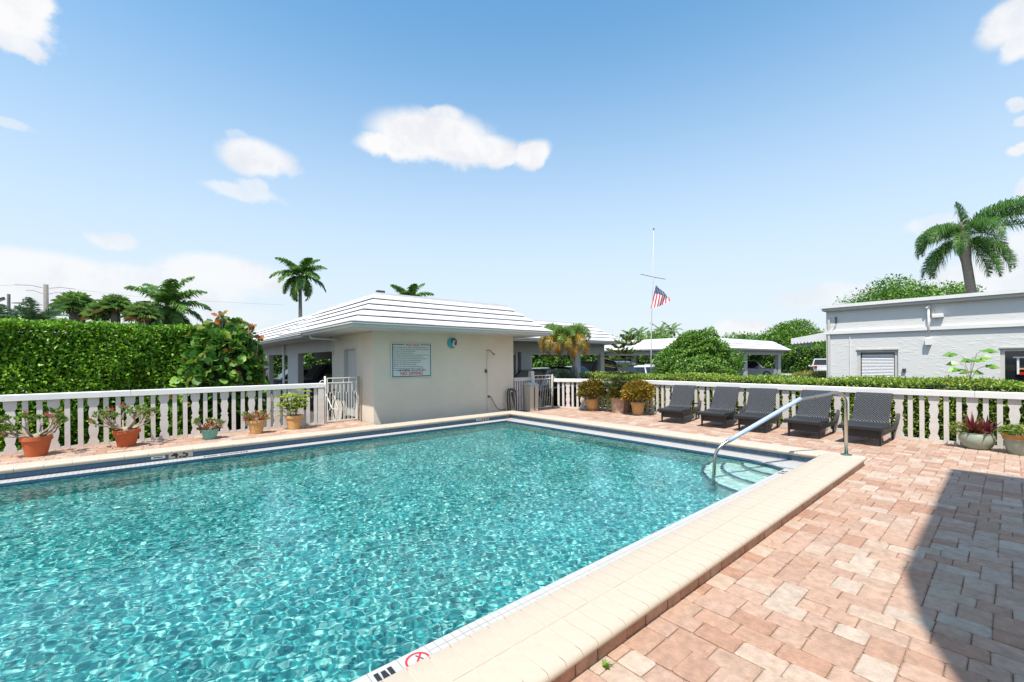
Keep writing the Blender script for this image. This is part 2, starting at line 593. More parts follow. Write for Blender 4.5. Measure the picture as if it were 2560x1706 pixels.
PAL = [(.54, .35, .255), (.56, .37, .275), (.53, .33, .235), (.58, .41, .315), (.56, .38, .29), (.60, .455, .355), (.61, .49, .395), (.50, .295, .205), (.57, .39, .29)]
gx, gy = .0785, .0785
nx_, ny_ = int(15.2 / gx), int(13 / gy)
occ = np.zeros((nx_ + 4, ny_ + 4), bool)
for i in range(nx_ + 4):
    for j in range(ny_ + 4):
        x_, y_ = -3 + (i + .5) * gx, -1.8 + (j + .5) * gy
        if i >= nx_ or j >= ny_ or not inside(x_, y_): occ[i, j] = True
pieces = []
for j in range(ny_):
    for i in range(nx_):
        if occ[i, j]: continue
        cand = [(2, 3), (3, 2), (2, 2), (3, 2), (2, 3), (4, 2)]
        rnd.shuffle(cand)
        cand += [(2, 1), (1, 2), (1, 3), (3, 1), (1, 1)]
        best = None
        for (a, b_) in cand:
            if i + a > nx_ or j + b_ > ny_ or occ[i:i + a, j:j + b_].any(): continue
            # avoid a one-cell sliver to the right in this row
            if a >= 2 and not occ[i + a, j] and occ[i + a + 1, j]: 
                if best is None: best = (a, b_)
                continue
            best = (a, b_)
            break
        a, b_ = best
        occ[i:i + a, j:j + b_] = True
        pieces.append((-3 + i * gx, -1.8 + j * gy, a * gx, b_ * gy))


def paver(mb, x, y, a, b_, z=0, th=.05, top=0):
    g_ = .0022
    x0, x1, y0, y1 = x + g_, x + a - g_, y + g_, y + b_ - g_
    j = lambda s_=.0028: rnd.uniform(-s_, s_)
    c = rnd.choice(PAL)
    q = rnd.uniform(.73, .84)
    c = (c[0] * q, c[1] * q * .985, c[2] * q * .97)
    k = min(.011, min(a, b_) * .14)
    out = [(x0 + k, y0), (x1 - k, y0), (x1, y0 + k), (x1, y1 - k), (x1 - k, y1), (x0 + k, y1), (x0, y1 - k), (x0, y0 + k)]
    out = [(p[0] + j(), p[1] + j()) for p in out]
    zz = z + rnd.uniform(-.003, .003)
    cx_, cy_ = (x0 + x1) / 2, (y0 + y1) / 2
    bot = [(p[0], p[1], zz - .03) for p in out]
    mid = [(p[0], p[1], zz - .005) for p in out]
    s_ = .0065
    topv = [(p[0] + (s_ if p[0] < cx_ else -s_), p[1] + (s_ if p[1] < cy_ else -s_), zz + j(.001)) for p in out]
    fs = [(16, 17, 18, 19, 20, 21, 22, 23)]
    for i in range(8):
        n_ = (i + 1) % 8
        fs += [(i, n_, n_ + 8, i + 8), (i + 8, n_ + 8, n_ + 16, i + 16)]
    mb.add(bot + mid + topv, fs, 0, c)


FWD = (math.cos(R(49.53)), math.sin(R(49.53)))


def inview(x, y, m=1.28):
    d = x * FWD[0] + y * FWD[1]
    l = x * FWD[1] - y * FWD[0]
    return d > 1.7 and abs(l) < d * m


pieces.sort(key=lambda p: (p[0] + p[2] / 2)**2 + (p[1] + p[3] / 2)**2)
rest = MB()
cnt = 0
for p in pieces:
    cx_, cy_ = p[0] + p[2] / 2, p[1] + p[3] / 2
    if cnt < 300 and inview(cx_, cy_, 1.2):
        q = MB()
        paver(q, *p)
        q.build('brick', M['brick'], patio)
        cnt += 1
    else:
        paver(rest, *p)
rest.build('brick_paving', M['brick'], patio, kind='stuff')
# strip of pavers behind the left coping
side = MB().box(-9, 4.25, FY1 - .02, 11.6, -.15, .085).build('walkway', M['joint'], kind='structure')
sm_ = MB()
cells = []
yy = FY1 + .01
row = 0
while yy < 11.3:
    xx = -3.4 + (.1 if row % 2 else 0)
    while xx < 4.2:
        a = rnd.choice((.16, .235, .235))
        a = min(a, 4.22 - xx)
        if a > .05: cells.append((xx, yy, a, .16))
        xx += a
    yy += .16
    row += 1
cells.sort(key=lambda p: p[1])
for k, p in enumerate(cells):
    if k < 120:
        q = MB()
        paver(q, *p, z=.115)
        q.build('brick', M['brick'], side)
    else: paver(sm_, *p, z=.115)
sm_.build('brick_paving', M['brick'], side, kind='stuff')
# little weed by the coping
exec_later = []

# ------------------------------------------------------------------ pool
pool = empty('swimming_pool', (0, 0, 0), label='turquoise swimming pool with cream tiled coping and rounded corner steps', category='swimming pool')
sh = MB()
zb0, zb1 = -1.25, -.98
e_ = .03
sh.add([(X0, Y0 + e_, zb0), (X1 - e_, Y0 + e_, zb1), (X1 - e_, Y1 - e_, zb1), (X0, Y1 - e_, zb0)], [(0, 1, 2, 3)])
for (a, b_) in (((X0, Y0 + e_), (X1 - e_, Y0 + e_)), ((X1 - e_, Y0 + e_), (X1 - e_, Y1 - e_)), ((X1 - e_, Y1 - e_), (X0, Y1 - e_)), ((X0, Y1 - e_), (X0, Y0 + e_))):
    za, zb = (zb0 if a[0] == X0 else zb1), (zb0 if b_[0] == X0 else zb1)
    sh.add([(a[0], a[1], za), (b_[0], b_[1], zb), (b_[0], b_[1], -.12), (a[0], a[1], -.12)], [(3, 2, 1, 0)])
o = sh.build('basin', M['plaster'], pool)
o.cycles.is_caustics_receiver = True
# ledge: white gutter lip with a dark blue nosing at the water, rounded in the step corner
ARC = [(X1 - .0 - .42 * (1 - math.sin(a)) , Y0 + .42 * 1.6 * (1 - math.cos(a))) for a in [0]]
path = [(X0, Y1), (X1, Y1)] + [(X1, 3.05), (7.60, 2.85), (7.565, 2.66), (7.50, 2.48), (7.41, 2.34), (7.32, Y0)] + [(X0, Y0)]
outp = [(X0, FY0 + .1), (CX0 + .1, FY0 + .1)] + [(CX0 + .1, y_) for y_ in (3.05, 2.85, 2.66, 2.48, 2.34)] + [(CX0 + .1, CY1 - .1)] + [(X0, CY1 - .1)]
lb = MB()
n_ = len(path)
lb.add([(p[0], p[1], ZL - .006) for p in path] + [(p[0], p[1], ZL - .006) for p in outp] + [(p[0], p[1], -.16) for p in path],
       [(i, i + 1, n_ + i + 1, n_ + i) for i in range(n_ - 1)])
lb.build('ledge_bed', M['tilegrout'], pool)
nb = MB()
nose = [(p[0], p[1]) for p in path]
for i in range(n_ - 1):
    a, b_ = nose[i], nose[i + 1]
    nb.add([(a[0], a[1], ZL - .012), (b_[0], b_[1], ZL - .012), (b_[0], b_[1], -.17), (a[0], a[1], -.17)], [(0, 1, 2, 3)])
nb.build('waterline_band', M['bluetile'], pool)
# 6 cm white ledge tiles; the nearest as parts
lt = MB()
near = []
T = .0596


def ltile(mb, x0, x1, y0, y1, z=ZL):
    mb.bbox(x0 + .0015, x1 - .0015, y0 + .0015, y1 - .0015, z - .006, z, .0015)


x_ = 1.2205 - 79 * T
signs = [(.5649, .712), (.712, .878), (.878, 1.046), (1.046, 1.2205)]   # wide marker tiles by the no-diving mark
k = 0
while x_ < 7.30:
    inrange = any(a - .03 < x_ < b_ - .01 for a, b_ in signs)
    if not inrange:
        for y_ in (Y0 - .0, Y0 - T, Y0 - 2 * T, Y0 - 3 * T):
            if .3 < x_ < 4.2 and y_ > Y0 - 1.5 * T: near.append((x_, x_ + T, y_ - T, y_))
            else: ltile(lt, x_, x_ + T, y_ - T, y_)
    x_ += T
    k += 1
for a in near:
    q = MB()
    ltile(q, *a)
    q.build('ledge_tile', M['whitetile'], pool)
mk = []
for a, b_ in signs:
    q = MB()
    ltile(q, a, b_, Y0 - .17, Y0, ZL)
    mk.append(q.build('marker_tile', M['whitetile'], pool))
# printed marks on those tiles, cut by the coping above them
q = MB()
def ring(mb, cx_, cy_, r0, r1, a0, a1, z, n=20):
    vs_ = []
    for i in range(n + 1):
        a = a0 + (a1 - a0) * i / n
        vs_ += [(cx_ + r0 * math.cos(a), cy_ + r0 * math.sin(a), z), (cx_ + r1 * math.cos(a), cy_ + r1 * math.sin(a), z)]
    mb.add(vs_, [(2 * i, 2 * i + 1, 2 * i + 3, 2 * i + 2) for i in range(n)])
ring(q, 1.133, Y0 - .092, .058, .070, 0, 2 * PI, ZL + .002, 32)
q.add([(1.133 - .045, Y0 - .135, ZL + .0015), (1.133 - .035, Y0 - .143, ZL + .0015), (1.133 + .045, Y0 - .05, ZL + .0015), (1.133 + .036, Y0 - .042, ZL + .0015)], [(0, 1, 2, 3)])
q.build('no_diving_mark', M['red'], mk[3])
q = MB()
q.add([(1.16, Y0 - .10, ZL + .001), (1.168, Y0 - .10, ZL + .001), (1.145, Y0 - .045, ZL + .001), (1.138, Y0 - .048, ZL + .001)], [(0, 1, 2, 3)])
q.build('diver_mark', M['black'], mk[3])
q = MB()
for (a, b_) in ((.90, .925), (.975, 1.0)):
    q.box(a, b_, Y0 - .12, Y0 - .035, ZL, ZL + .002)
q.add([(.93, Y0 - .12, ZL + .002), (.97, Y0 - .12, ZL + .002), (.962, Y0 - .04, ZL + .002), (.938, Y0 - .04, ZL + .002)], [(0, 1, 2, 3)])
q.build('depth_letters', M['black'], mk[2])
# far ledges
x_ = -3.5
while x_ < CX0:
    for y_ in (Y1, Y1 + T * 1.0, Y1 + T * 2, Y1 + 3 * T):
        ltile(lt, x_, x_ + T, y_, y_ + T)
    x_ += T
y_ = Y0 - .2
while y_ < Y1:
    for j in range(9):
        x_ = CX0 - (j + 1) * T
        if x_ < X1 - .02 and y_ > 3.0: continue
        # corner fillet
        if y_ > 2.2:
            lim = np.interp(y_ + T / 2, [2.2, 2.34, 2.48, 2.66, 2.85, 3.05, 9.3], [7.34, 7.42, 7.51, 7.57, 7.605, 7.62, 7.62])
            if x_ < lim: continue
        elif x_ < 7.32: continue
        ltile(lt, x_, x_ + T, y_, y_ + T)
    y_ += T
lt.build('ledge_tiles', M['whitetile'], pool, kind='stuff')
# blue waterline tiles, 17.8 cm
bt = .178
q0 = MB().box(X0, CX0 + .06, FY0 + .052, FY0 + .09, ZL, ZC - .02).box(CX0 + .052, CX0 + .09, CY1 + .02, FY0 + .05, ZL, ZC - .02)
q0.build('tile_backing', M['tilegrout'], pool)
bl = MB().box(0, bt - .004, 0, .008, 0, .098).mesh('blue_tile', M['bluetile'])
bl2 = MB().box(0, .008, 0, bt - .004, 0, .098).mesh('blue_tile', M['bluetile'])
x_ = -1.571 - bt * 10
while x_ + bt < CX0 + .04:
    link('blue_tile', bl, pool, (x_, FY0 + .044, ZL + .001))
    x_ += bt
y_ = FY0 + .04 - bt
while y_ > CY1:
    link('blue_tile', bl2, pool, (CX0 + .044, y_, ZL + .001))
    y_ -= bt
# marks on the left wall and ledge
q = MB().box(.03, .215, FY0 + .036, FY0 + .042, .016, .062).build('depth_plate', M['paint'], pool)
MB().box(.06, .185, FY0 + .033, FY0 + .0355, .032, .046).build('plate_lettering', M['black'], q)
q = MB().box(.262, .43, FY0 + .036, FY0 + .0425, ZL + .004, .086).box(.434, .60, FY0 + .036, FY0 + .0425, ZL + .004, .086).build('depth_tile', M['beige'], pool)
text_mesh('lettering', '4.5', .15, M['black'], q, Matrix.Translation((.42, FY0 + .034, .0)) @ MX_FRONT, bold=.004, sx_=1.35)
q = MB().box(6.80, 6.98, FY0 + .036, FY0 + .042, .016, .062).build('depth_plate', M['paint'], pool)
MB().box(6.83, 6.95, FY0 + .033, FY0 + .0355, .032, .046).build('plate_lettering', M['black'], q)
q = MB().box(7.02, 7.22, FY0 + .036, FY0 + .0425, ZL + .004, .086).build('depth_tile', M['beige'], pool)
text_mesh('lettering', '3.5', .13, M['black'], q, Matrix.Translation((7.12, FY0 + .034, .0)) @ MX_FRONT, bold=.003)
text_mesh('ledge_lettering', 'NO DIVING', .13, M['black'], pool, Matrix.Translation((1.08, Y1 + .07, ZL + .002)) @ Matrix.Rotation(0, 4, 'Z'), ext=.0005, bold=.003)
text_mesh('ledge_lettering', '3.5', .15, M['black'], pool, Matrix.Translation((7.06, Y0 - .13, ZL + .002)), ext=.0005, bold=.004, sx_=1.3)


# coping tiles --------------------------------------------------------------
def cop_profile(w_, side=1, th=.06):
    """cross-section (u across, z): flat tile with a bullnose on the u=0 side"""
    pr_ = []
    r_ = th / 2
    for k in range(7):
        a = R(90 + 30 * k)
        pr_.append((r_ + r_ * math.cos(a), -r_ + r_ * math.sin(a)))
    pr_ = pr_[::-1]
    # now from bottom (r_,-th) round to top (r_,0)
    return pr_ + [(w_, 0), (w_, -th)]


def extr(mb, prof, fn, a, b_, cap=True):
    n_ = len(prof)
    vs_ = [fn(u, t_, z) for t_ in (a, b_) for u, z in prof]
    fs = [(i, (i + 1) % n_, (i + 1) % n_ + n_, i + n_) for i in range(n_)]
    fs += [tuple(range(n_))[::-1], tuple(range(n_, 2 * n_))]
    mb.add(vs_, fs)


cw = .1252
prof_n = cop_profile(.268)
gr = .0022
# near coping, two rows: outer bullnose row and inner flat row
me_out = MB()
extr(me_out, prof_n, lambda u, t_, z: (t_, u, z), 0, cw - gr * 2)
me_out = me_out.mesh('coping_tile', M['coping'], False)
me_in = MB()
prof_i = [(0, -.045), (0, 0), (.225, 0), (.232, -.004), (.237, -.015), (.237, -.045)]
extr(me_in, prof_i, lambda u, t_, z: (t_, u, z), 0, cw - gr * 2)
me_in = me_in.mesh('coping_tile', M['coping'])
bed = MB().box(-7, CX1 - .06, CY0 + .06, CY1 - .03, .07, ZC - .0025)
bed.box(CX0 + .04, CX1 - .05, CY1 - .03, FY0 + .03, .07, ZC - .0025)
bed.box(-7, CX0 + .04, FY0 + .04, FY1 - .02, .07, ZC - .0025)
bed.box(CX0 + .04, CX1 - .05, FY0 + .03, FY1 - .02, .07, ZC - .0025)
bed.build('coping_bed', M['grout'], pool)
k0 = int((1.835 + 4) / cw)
x_ = 1.835 - k0 * cw
while x_ < CX1 - .30:
    if x_ > -1:
        a = link('coping_tile', me_out, pool, (x_ + gr, CY0, ZC + rnd.uniform(-.0008, .0008)))
        a = link('coping_tile', me_in, pool, (x_ + gr, CY0 + .2712, ZC + rnd.uniform(-.0008, .0008)))
    x_ += cw
xe = x_
# corner block
q = MB()
cpr = [(xe + gr, CY0), (CX1 - .05, CY0), (CX1 - .012, CY0 + .012), (CX1, CY0 + .05), (CX1, CY1 + .02), (xe + gr, CY1 + .02 - .04)]
def slab_round(mb, poly, z0, z1, b_, mi=0):
    """polygon slab with rounded rim"""
    cx_ = sum(p[0] for p in poly) / len(poly)
    cy_ = sum(p[1] for p in poly) / len(poly)
    rings = []
    zc, hh = (z0 + z1) / 2, (z1 - z0) / 2
    n_ = len(poly)
    for a in (-90, -60, -25, 0, 25, 60, 90):
        ins = b_ * (1 - math.cos(R(a)))
        z = zc + hh * math.sin(R(a))
        rings.append([(p[0] + (cx_ - p[0]) / max(.001, math.hypot(cx_ - p[0], cy_ - p[1])) * ins, p[1] + (cy_ - p[1]) / max(.001, math.hypot(cx_ - p[0], cy_ - p[1])) * ins, z) for p in poly])
    vs_ = [v_ for r_ in rings for v_ in r_]
    fs = [tuple(range(n_))[::-1], tuple(range(6 * n_, 7 * n_))]
    for i in range(6):
        fs += [(i * n_ + k, i * n_ + (k + 1) % n_, (i + 1) * n_ + (k + 1) % n_, (i + 1) * n_ + k) for k in range(n_)]
    mb.add(vs_, fs, mi)
slab_round(q, cpr, ZC - .06, ZC, .03)
smooth_by_angle(q.build('coping_corner', M['coping'], pool))
# far coping along y: bullnose towards the pool (u grows towards +x)
profx = cop_profile(.44)
q = MB()
y_ = CY1 + .02
seg = .30
mx_ = MB()
extr(mx_, [(u, z) for u, z in profx], lambda u, t_, z: (u, t_, z), 0, seg - .004)
mx_ = mx_.mesh('coping_tile', M['coping'])
while y_ < FY0 - .05:
    link('coping_tile', mx_, pool, (CX0, y_, ZC + rnd.uniform(-.0008, .0008)))
    y_ += seg
ylast = y_
# left coping along x: bullnose towards -y
my_ = MB()
extr(my_, [(u, z) for u, z in cop_profile(.40)], lambda u, t_, z: (t_, u, z), 0, seg - .004)
my_ = my_.mesh('coping_tile', M['coping'])
x_ = -3.6
while x_ + seg < CX0 + .28:
    link('coping_tile', my_, pool, (x_, FY0, ZC + rnd.uniform(-.0008, .0008)))
    x_ += seg
MB().box(x_, CX1, FY0 + .02, FY1, ZC - .06, ZC - .001).build('coping_corner', M['coping'], pool)
for o in pool.children:
    if o.name.startswith('coping_tile') and not o.data.get('sm'):
        o.data['sm'] = 1
        smooth_by_angle(o, 50)
# brick face under the near coping
x_ = 1.563 - .2 * 22
MB().box(-7, CX1 - .075, CY0 + .045, CY0 + .3, -.14, ZC - .061).build('riser_mortar', M['bulkmortar'], pool)
i = 0
ws = [.174, .262, .20, .254, .177, .265, .178]
while x_ < CX1 - .10:
    wd = ws[i % 7] + rnd.uniform(-.01, .01)
    wd = min(wd, CX1 - .07 - x_)
    q = MB()
    c = rnd.choice(PAL[:5])
    c = (c[0] * .95, c[1] * .85, c[2] * .8)
    b4 = .004
    y_f = CY0 + .035 + rnd.uniform(-.003, .003)
    q.add([(x_ + .004, y_f + b4, -.06), (x_ + wd - .004, y_f + b4, -.06), (x_ + wd - .004, y_f + b4, .078), (x_ + .004, y_f + b4, .078),
           (x_ + .01, y_f, -.06), (x_ + wd - .01, y_f, -.06), (x_ + wd - .01, y_f, .072), (x_ + .01, y_f, .072),
           (x_ + .004, y_f + .05, -.06), (x_ + wd - .004, y_f + .05, -.06), (x_ + wd - .004, y_f + .05, .078), (x_ + .004, y_f + .05, .078)],
          [(4, 5, 6, 7), (0, 4, 7, 3), (5, 1, 2, 6), (7, 6, 2, 3), (8, 0, 3, 11), (1, 9, 10, 2), (3, 2, 10, 11)], 0, c)
    q.build('riser_brick', M['brick'], pool)
    x_ += wd
    i += 1
MB().box(CX1 - .072, CX1 - .052, CY0 + .035, FY0 + .1, -.12, .078, 0, (.5, .3, .21)).build('end_riser', M['brick'], pool)

# steps: three quarter-round treads in the near right corner
st = MB()
cc = (7.62, 2.25)
for rx, ry, z in ((1.36, 1.24, -.60), (.95, .98, -.41), (.50, .70, -.21)):
    n_ = 26
    arc = [(cc[0] - rx * math.cos(R(90) * k / n_), cc[1] + ry * math.sin(R(90) * k / n_)) for k in range(n_ + 1)]
    vs_ = [(cc[0], cc[1], z)] + [(a, b_, z) for a, b_ in arc] + [(a, b_, -1.6) for a, b_ in arc]
    fs = [(0, k + 2, k + 1) for k in range(n_)] + [(k + 1, k + 2, k + 2 + n_ + 1, k + 1 + n_ + 1) for k in range(n_)]
    tr_ = MB().add(vs_, fs).build('step', M['stepplaster'], pool)
    tr_.cycles.is_caustics_receiver = True
    # blue tile nosing
    q = MB()
    arc2 = [(cc[0] - (rx + .012) * math.cos(R(90) * k / n_), cc[1] + (ry + .012) * math.sin(R(90) * k / n_)) for k in range(n_ + 1)]
    arc3 = [(cc[0] - (rx - .035) * math.cos(R(90) * k / n_), cc[1] + (ry - .035) * math.sin(R(90) * k / n_)) for k in range(n_ + 1)]
    vs_ = [(a, b_, z + .004) for a, b_ in arc3] + [(a, b_, z + .004) for a, b_ in arc2] + [(a, b_, z - .05) for a, b_ in arc2]
    m_ = n_ + 1
    fs = [(k, k + 1, m_ + k + 1, m_ + k) for k in range(n_)] + [(m_ + k, m_ + k + 1, 2 * m_ + k + 1, 2 * m_ + k) for k in range(n_)]
    q.add(vs_, fs).build('step_nosing', M['bluetile'], tr_)

# water --------------------------------------------------------------------
d_ = .0112
nxw, nyw = int((X1 - X0) / d_) + 1, int((Y1 - Y0) / d_) + 1
xs = np.linspace(X0, X1, nxw)
ys = np.linspace(Y0, Y1, nyw)
XX, YY = np.meshgrid(xs, ys)
rg = np.random.default_rng(5)
Z = np.zeros_like(XX)
W1 = .25 * np.sin(1.3 * XX + .7 * YY) + .2 * np.sin(2.1 * YY - .9 * XX + 1)
for i in range(90):
    Lw = math.exp(rg.uniform(math.log(.05), math.log(.26)))
    a = rg.normal(.6, .95)
    k = 2 * PI / Lw
    A = .00084 * Lw * (1.1 if Lw < .15 else .85)
    ph = rg.uniform(0, 6.28)
    q1, q2, q3, q4 = rg.uniform(.5, 2.2, 4)
    env = .75 + .35 * np.sin(q1 * XX + ph) * np.sin(q2 * YY + 2 * ph)
    Z += A * env * np.sin(k * (math.cos(a) * XX + math.sin(a) * YY) + ph + 1.1 * np.sin(q3 * XX + i) + 1.1 * np.sin(q4 * YY + 2 * i))
edge = np.ones_like(Z)
V = np.stack([XX, YY, Z * edge + ZW], -1).reshape(-1, 3)
idx = np.arange(nxw * nyw).reshape(nyw, nxw)
F = np.stack([idx[:-1, :-1], idx[:-1, 1:], idx[1:, 1:], idx[1:, :-1]], -1).reshape(-1, 4)
me = npmesh('water', V, F, M['water'], smooth=True)
water = link('water', me)
tag(water, kind='structure')
water.cycles.is_caustics_caster = True

# ------------------------------------------------------------------ handrail
hr = empty('handrail', (0, 0, 0), label='steel pool handrail with blue grip sleeve rising from the coping over the rounded steps', category='handrail')
PA, PB = Vector((8.30, 1.69)), Vector((6.35, 2.88))


def hp(t_, z):
    p = PA + (PB - PA) * t_
    return (p.x, p.y, z)


ctl = [(0, ZC), (0, .95)]
ctl += [(.085 - .085 * math.cos(R(a)), .95 + .17 * math.sin(R(a))) for a in range(15, 121, 15)]
ctl += [(.36, 1.025), (.89, .43), (.935, .375), (.965, .31), (.982, .24), (.988, .15), (.995, -.15), (1.0, -.60)]
MB().tube([hp(a, b_) for a, b_ in ctl], .024, 14).build('rail_tube', M['steel'], hr, smooth=True)
MB().tube([hp(.352 + .54 * k / 8, 1.034 - .606 * k / 8) for k in range(9)], .032, 14).build('grip_sleeve', M['sleeve'], hr, smooth=True)
smooth_by_angle(MB().lathe([(0, ZC + .022), (.045, ZC + .022), (.07, ZC + .012), (.075, ZC), (0, ZC)][::-1], 24, (PA.x, PA.y)).build('flange', M['flange'], hr))
smooth_by_angle(MB().lathe([(0, -.575), (.05, -.578), (.06, -.6), (0, -.6)][::-1], 20, (PB.x, PB.y)).build('flange', M['steel'], hr))

# ------------------------------------------------------------------ fences
prof = [(.075, 0), (.075, .10), (.06, .12), (.062, .145), (.046, .16), (.052, .20), (.066, .28), (.070, .34), (.064, .40), (.052, .435), (.058, .455), (.072, .47), (.060, .49),
        (.048, .515), (.052, .56), (.066, .64), (.068, .70), (.056, .77), (.050, .81), (.064, .825), (.064, .84), (.078, .86), (.078, 1.0)]


def fancy(h):
    p = [(a, z * h) for a, z in prof]
    poly = p + [(-a, z) for a, z in p[::-1]]
    # build as stacked quads so that the outline stays clean
    q = MB()
    n_ = len(p)
    t_ = .019
    vs_ = [(a, s_ * t_, z) for s_ in (-1, 1) for a, z in p] + [(-a, s_ * t_, z) for s_ in (-1, 1) for a, z in p]
    fs = []
    for i in range(n_ - 1):
        fs += [(2 * n_ + i, i, i + 1, 2 * n_ + i + 1), (n_ + i, 3 * n_ + i, 3 * n_ + i + 1, n_ + i + 1), (i, n_ + i, n_ + i + 1, i + 1), (3 * n_ + i, 2 * n_ + i, 2 * n_ + i + 1, 3 * n_ + i + 1)]
    return q.add(vs_, fs).mesh('baluster', M['paint_old'])


BF = fancy(.905)
BP = MB().box(-.036, .036, -.02, .02, .0, .905).mesh('baluster', M['paint_old'])


def fence(name, A, B, z0, label, first=0, phase=0, top=.115, over=.0):
    """fence from A to B, local x along it; rail overhangs the balusters"""
    A, B = Vector((*A, z0)), Vector((*B, z0))
    d = B - A
    Lf = d.length
    e = empty(name, A, math.atan2(d.y, d.x), label=label, category='fence')
    r_ = MB()
    segs = max(1, int(Lf / 2.4))
    for i in range(segs):
        a, b_ = Lf * i / segs + (.004 if i else -over), Lf * (i + 1) / segs + (over if i == segs - 1 else 0)
        MB().bbox(a, b_, -.065, .065, .905, .905 + top, .012).build('top_rail', M['paint'], e)
    MB().box(0, Lf, -.016, .03, 0.0, .045).build('bottom_rail', M['paint_old'], e)
    x = first
    k = phase
    while x < Lf - .04:
        link('baluster', BF if k % 3 == 0 else BP, e, (x, 0, .002 if k % 3 else .001))
        x += .1705
        k += 1
    return e


fence('picket_fence', (-3.9 + .19, 11.17), (3.19, 11.17), .115, 'white baluster fence along the left poolside in front of the tall hedge', .03, 1, .11)
fr = fence('picket_fence', (11.72, 8.42), (11.72, -2.2), 0, 'long white baluster fence behind the five black loungers', .09, 2, .115)
fence('picket_fence', (10.83, 10.42), (11.66, 8.53), 0, 'short angled white baluster fence behind the crotons, between gate and long fence', .16, 1, .11)
pst = empty('fence_post', (11.62, 8.46, 0), label='square white fence post where the angled fence meets the long fence, beside the pine planter', category='post')
MB().bbox(-.07, .07, -.07, .07, 0, .90, .01).build('shaft', M['paint_old'], pst)
lp = empty('fence_post', (3.26, 11.17, .115), label='square white post at the right end of the left fence, holding the scroll gate', category='post')
MB().bbox(-.065, .065, -.065, .065, 0, .90, .01).build('shaft', M['paint_old'], lp)
MB().bbox(-.08, .08, -.075, .075, .905, 1.015, .012).build('cap', M['paint'], lp)


def scroll(e, sx_, z):
    pts = []
    for k in range(13):
        a = R(180 - 15 * k * .9)
        pts.append((sx_ * (.13 + .12 * math.cos(a) * 1), 0, z + .19 * math.sin(a) if k < 8 else z + .19 * math.sin(a)))
    S = [(0, 0, z + .17), (.05, 0, z + .21), (.10, 0, z + .20), (.14, 0, z + .13), (.18, 0, z + .05), (.225, 0, z + .02), (.27, 0, z + .05), (.285, 0, z + .10), (.25, 0, z + .125), (.215, 0, z + .10)]
    MB().tube([(sx_ * a, b_, c) for a, b_, c in S], .009, 6).build('scroll', M['iron'], e, smooth=True)


def gate(name, A, B, z0, label, h=1.13, motif=True, sdir=-1):
    A, B = Vector((*A, z0)), Vector((*B, z0))
    d = B - A
    W = d.length
    e = empty(name, A, math.atan2(d.y, d.x), label=label, category='gate')
    q = MB()
    q.tube([(0, 0, 0), (0, 0, h + .05)], .022, 8).build('gate_post', M['iron'], e, smooth=True)
    MB().tube([(W, 0, -.05), (W, 0, h + .03)], .026, 8).build('gate_post', M['ironrust'], e, smooth=True)
    f = MB()
    a, b_ = .05, W - .05
    for x in (a, b_): f.box(x - .011, x + .011, -.011, .011, .04, h)
    for z in (.04, h - .13, h - .011): f.box(a + .011, b_ - .011, -.0105, .0105, z, z + .022)
    f.build('frame', M['iron'], e)
    n_ = 11 if motif else 9
    for i in range(1, n_):
        x = a + (b_ - a) * i / n_
        if motif and i in (1, 4, 7, 10):
            q = MB()
            zt, zb = h - .40, .36
            for s_ in (-1, 1):
                q.tube([(x + s_ * .035, 0, h - .13), (x + s_ * .035, 0, zt + .05), (x, 0, zt)], .006, 5)
                q.tube([(x + s_ * .035, 0, .06), (x + s_ * .035, 0, zb - .05), (x, 0, zb)], .006, 5)
            q.tube([(x, 0, zt), (x, 0, zb)], .007, 5)
            q.build('gate_bar', M['iron'], e)
        else:
            pts = [(x + (.012 * math.sin(z * 9 + i) if not motif else 0), 0, z) for z in np.linspace(.06, h - (.13 if i % 2 else .01), 9)]
            MB().tube(pts, .007, 5).build('gate_bar', M['iron'], e)
    s_ = empty('scroll_bracket', (0 if sdir < 0 else W, 0, 0))
    s_.parent = e
    scroll(s_, sdir, h - .26 if sdir < 0 else h - .28)
    MB().box(b_ - .07, b_ - .03, -.03, -.012, h * .55, h * .55 + .07).build('latch', M['dark'], e)
    return e


gate('iron_gate', (3.36, 11.14), (4.20, 11.14), .115, 'white iron gate with scroll bracket beside the side door of the pool house')
g2 = gate('iron_gate', (9.86, 10.47), (10.76, 10.44), -.01, 'narrow white barred gate to the right of the pool house, by the beige bin', 1.15, False, 1)
# short screen between pool house and gate
ss = empty('screen_fence', (8.97, 10.45, 0), label='low cream boarded screen between the pool house corner and the right gate', category='fence')
MB().bbox(0, .80, -.05, .05, .985, 1.10, .01).build('top_rail', M['paint_old'], ss)
MB().bbox(.72, .86, -.07, .07, 0, 1.30, .01).build('post', M['paint_old'], ss)
for x in (.06, .16, .26, .36, .46, .56, .66):
    MB().box(x - .025, x + .025, -.02, .02, .02, .985).build('baluster', M['paint_old'], ss)


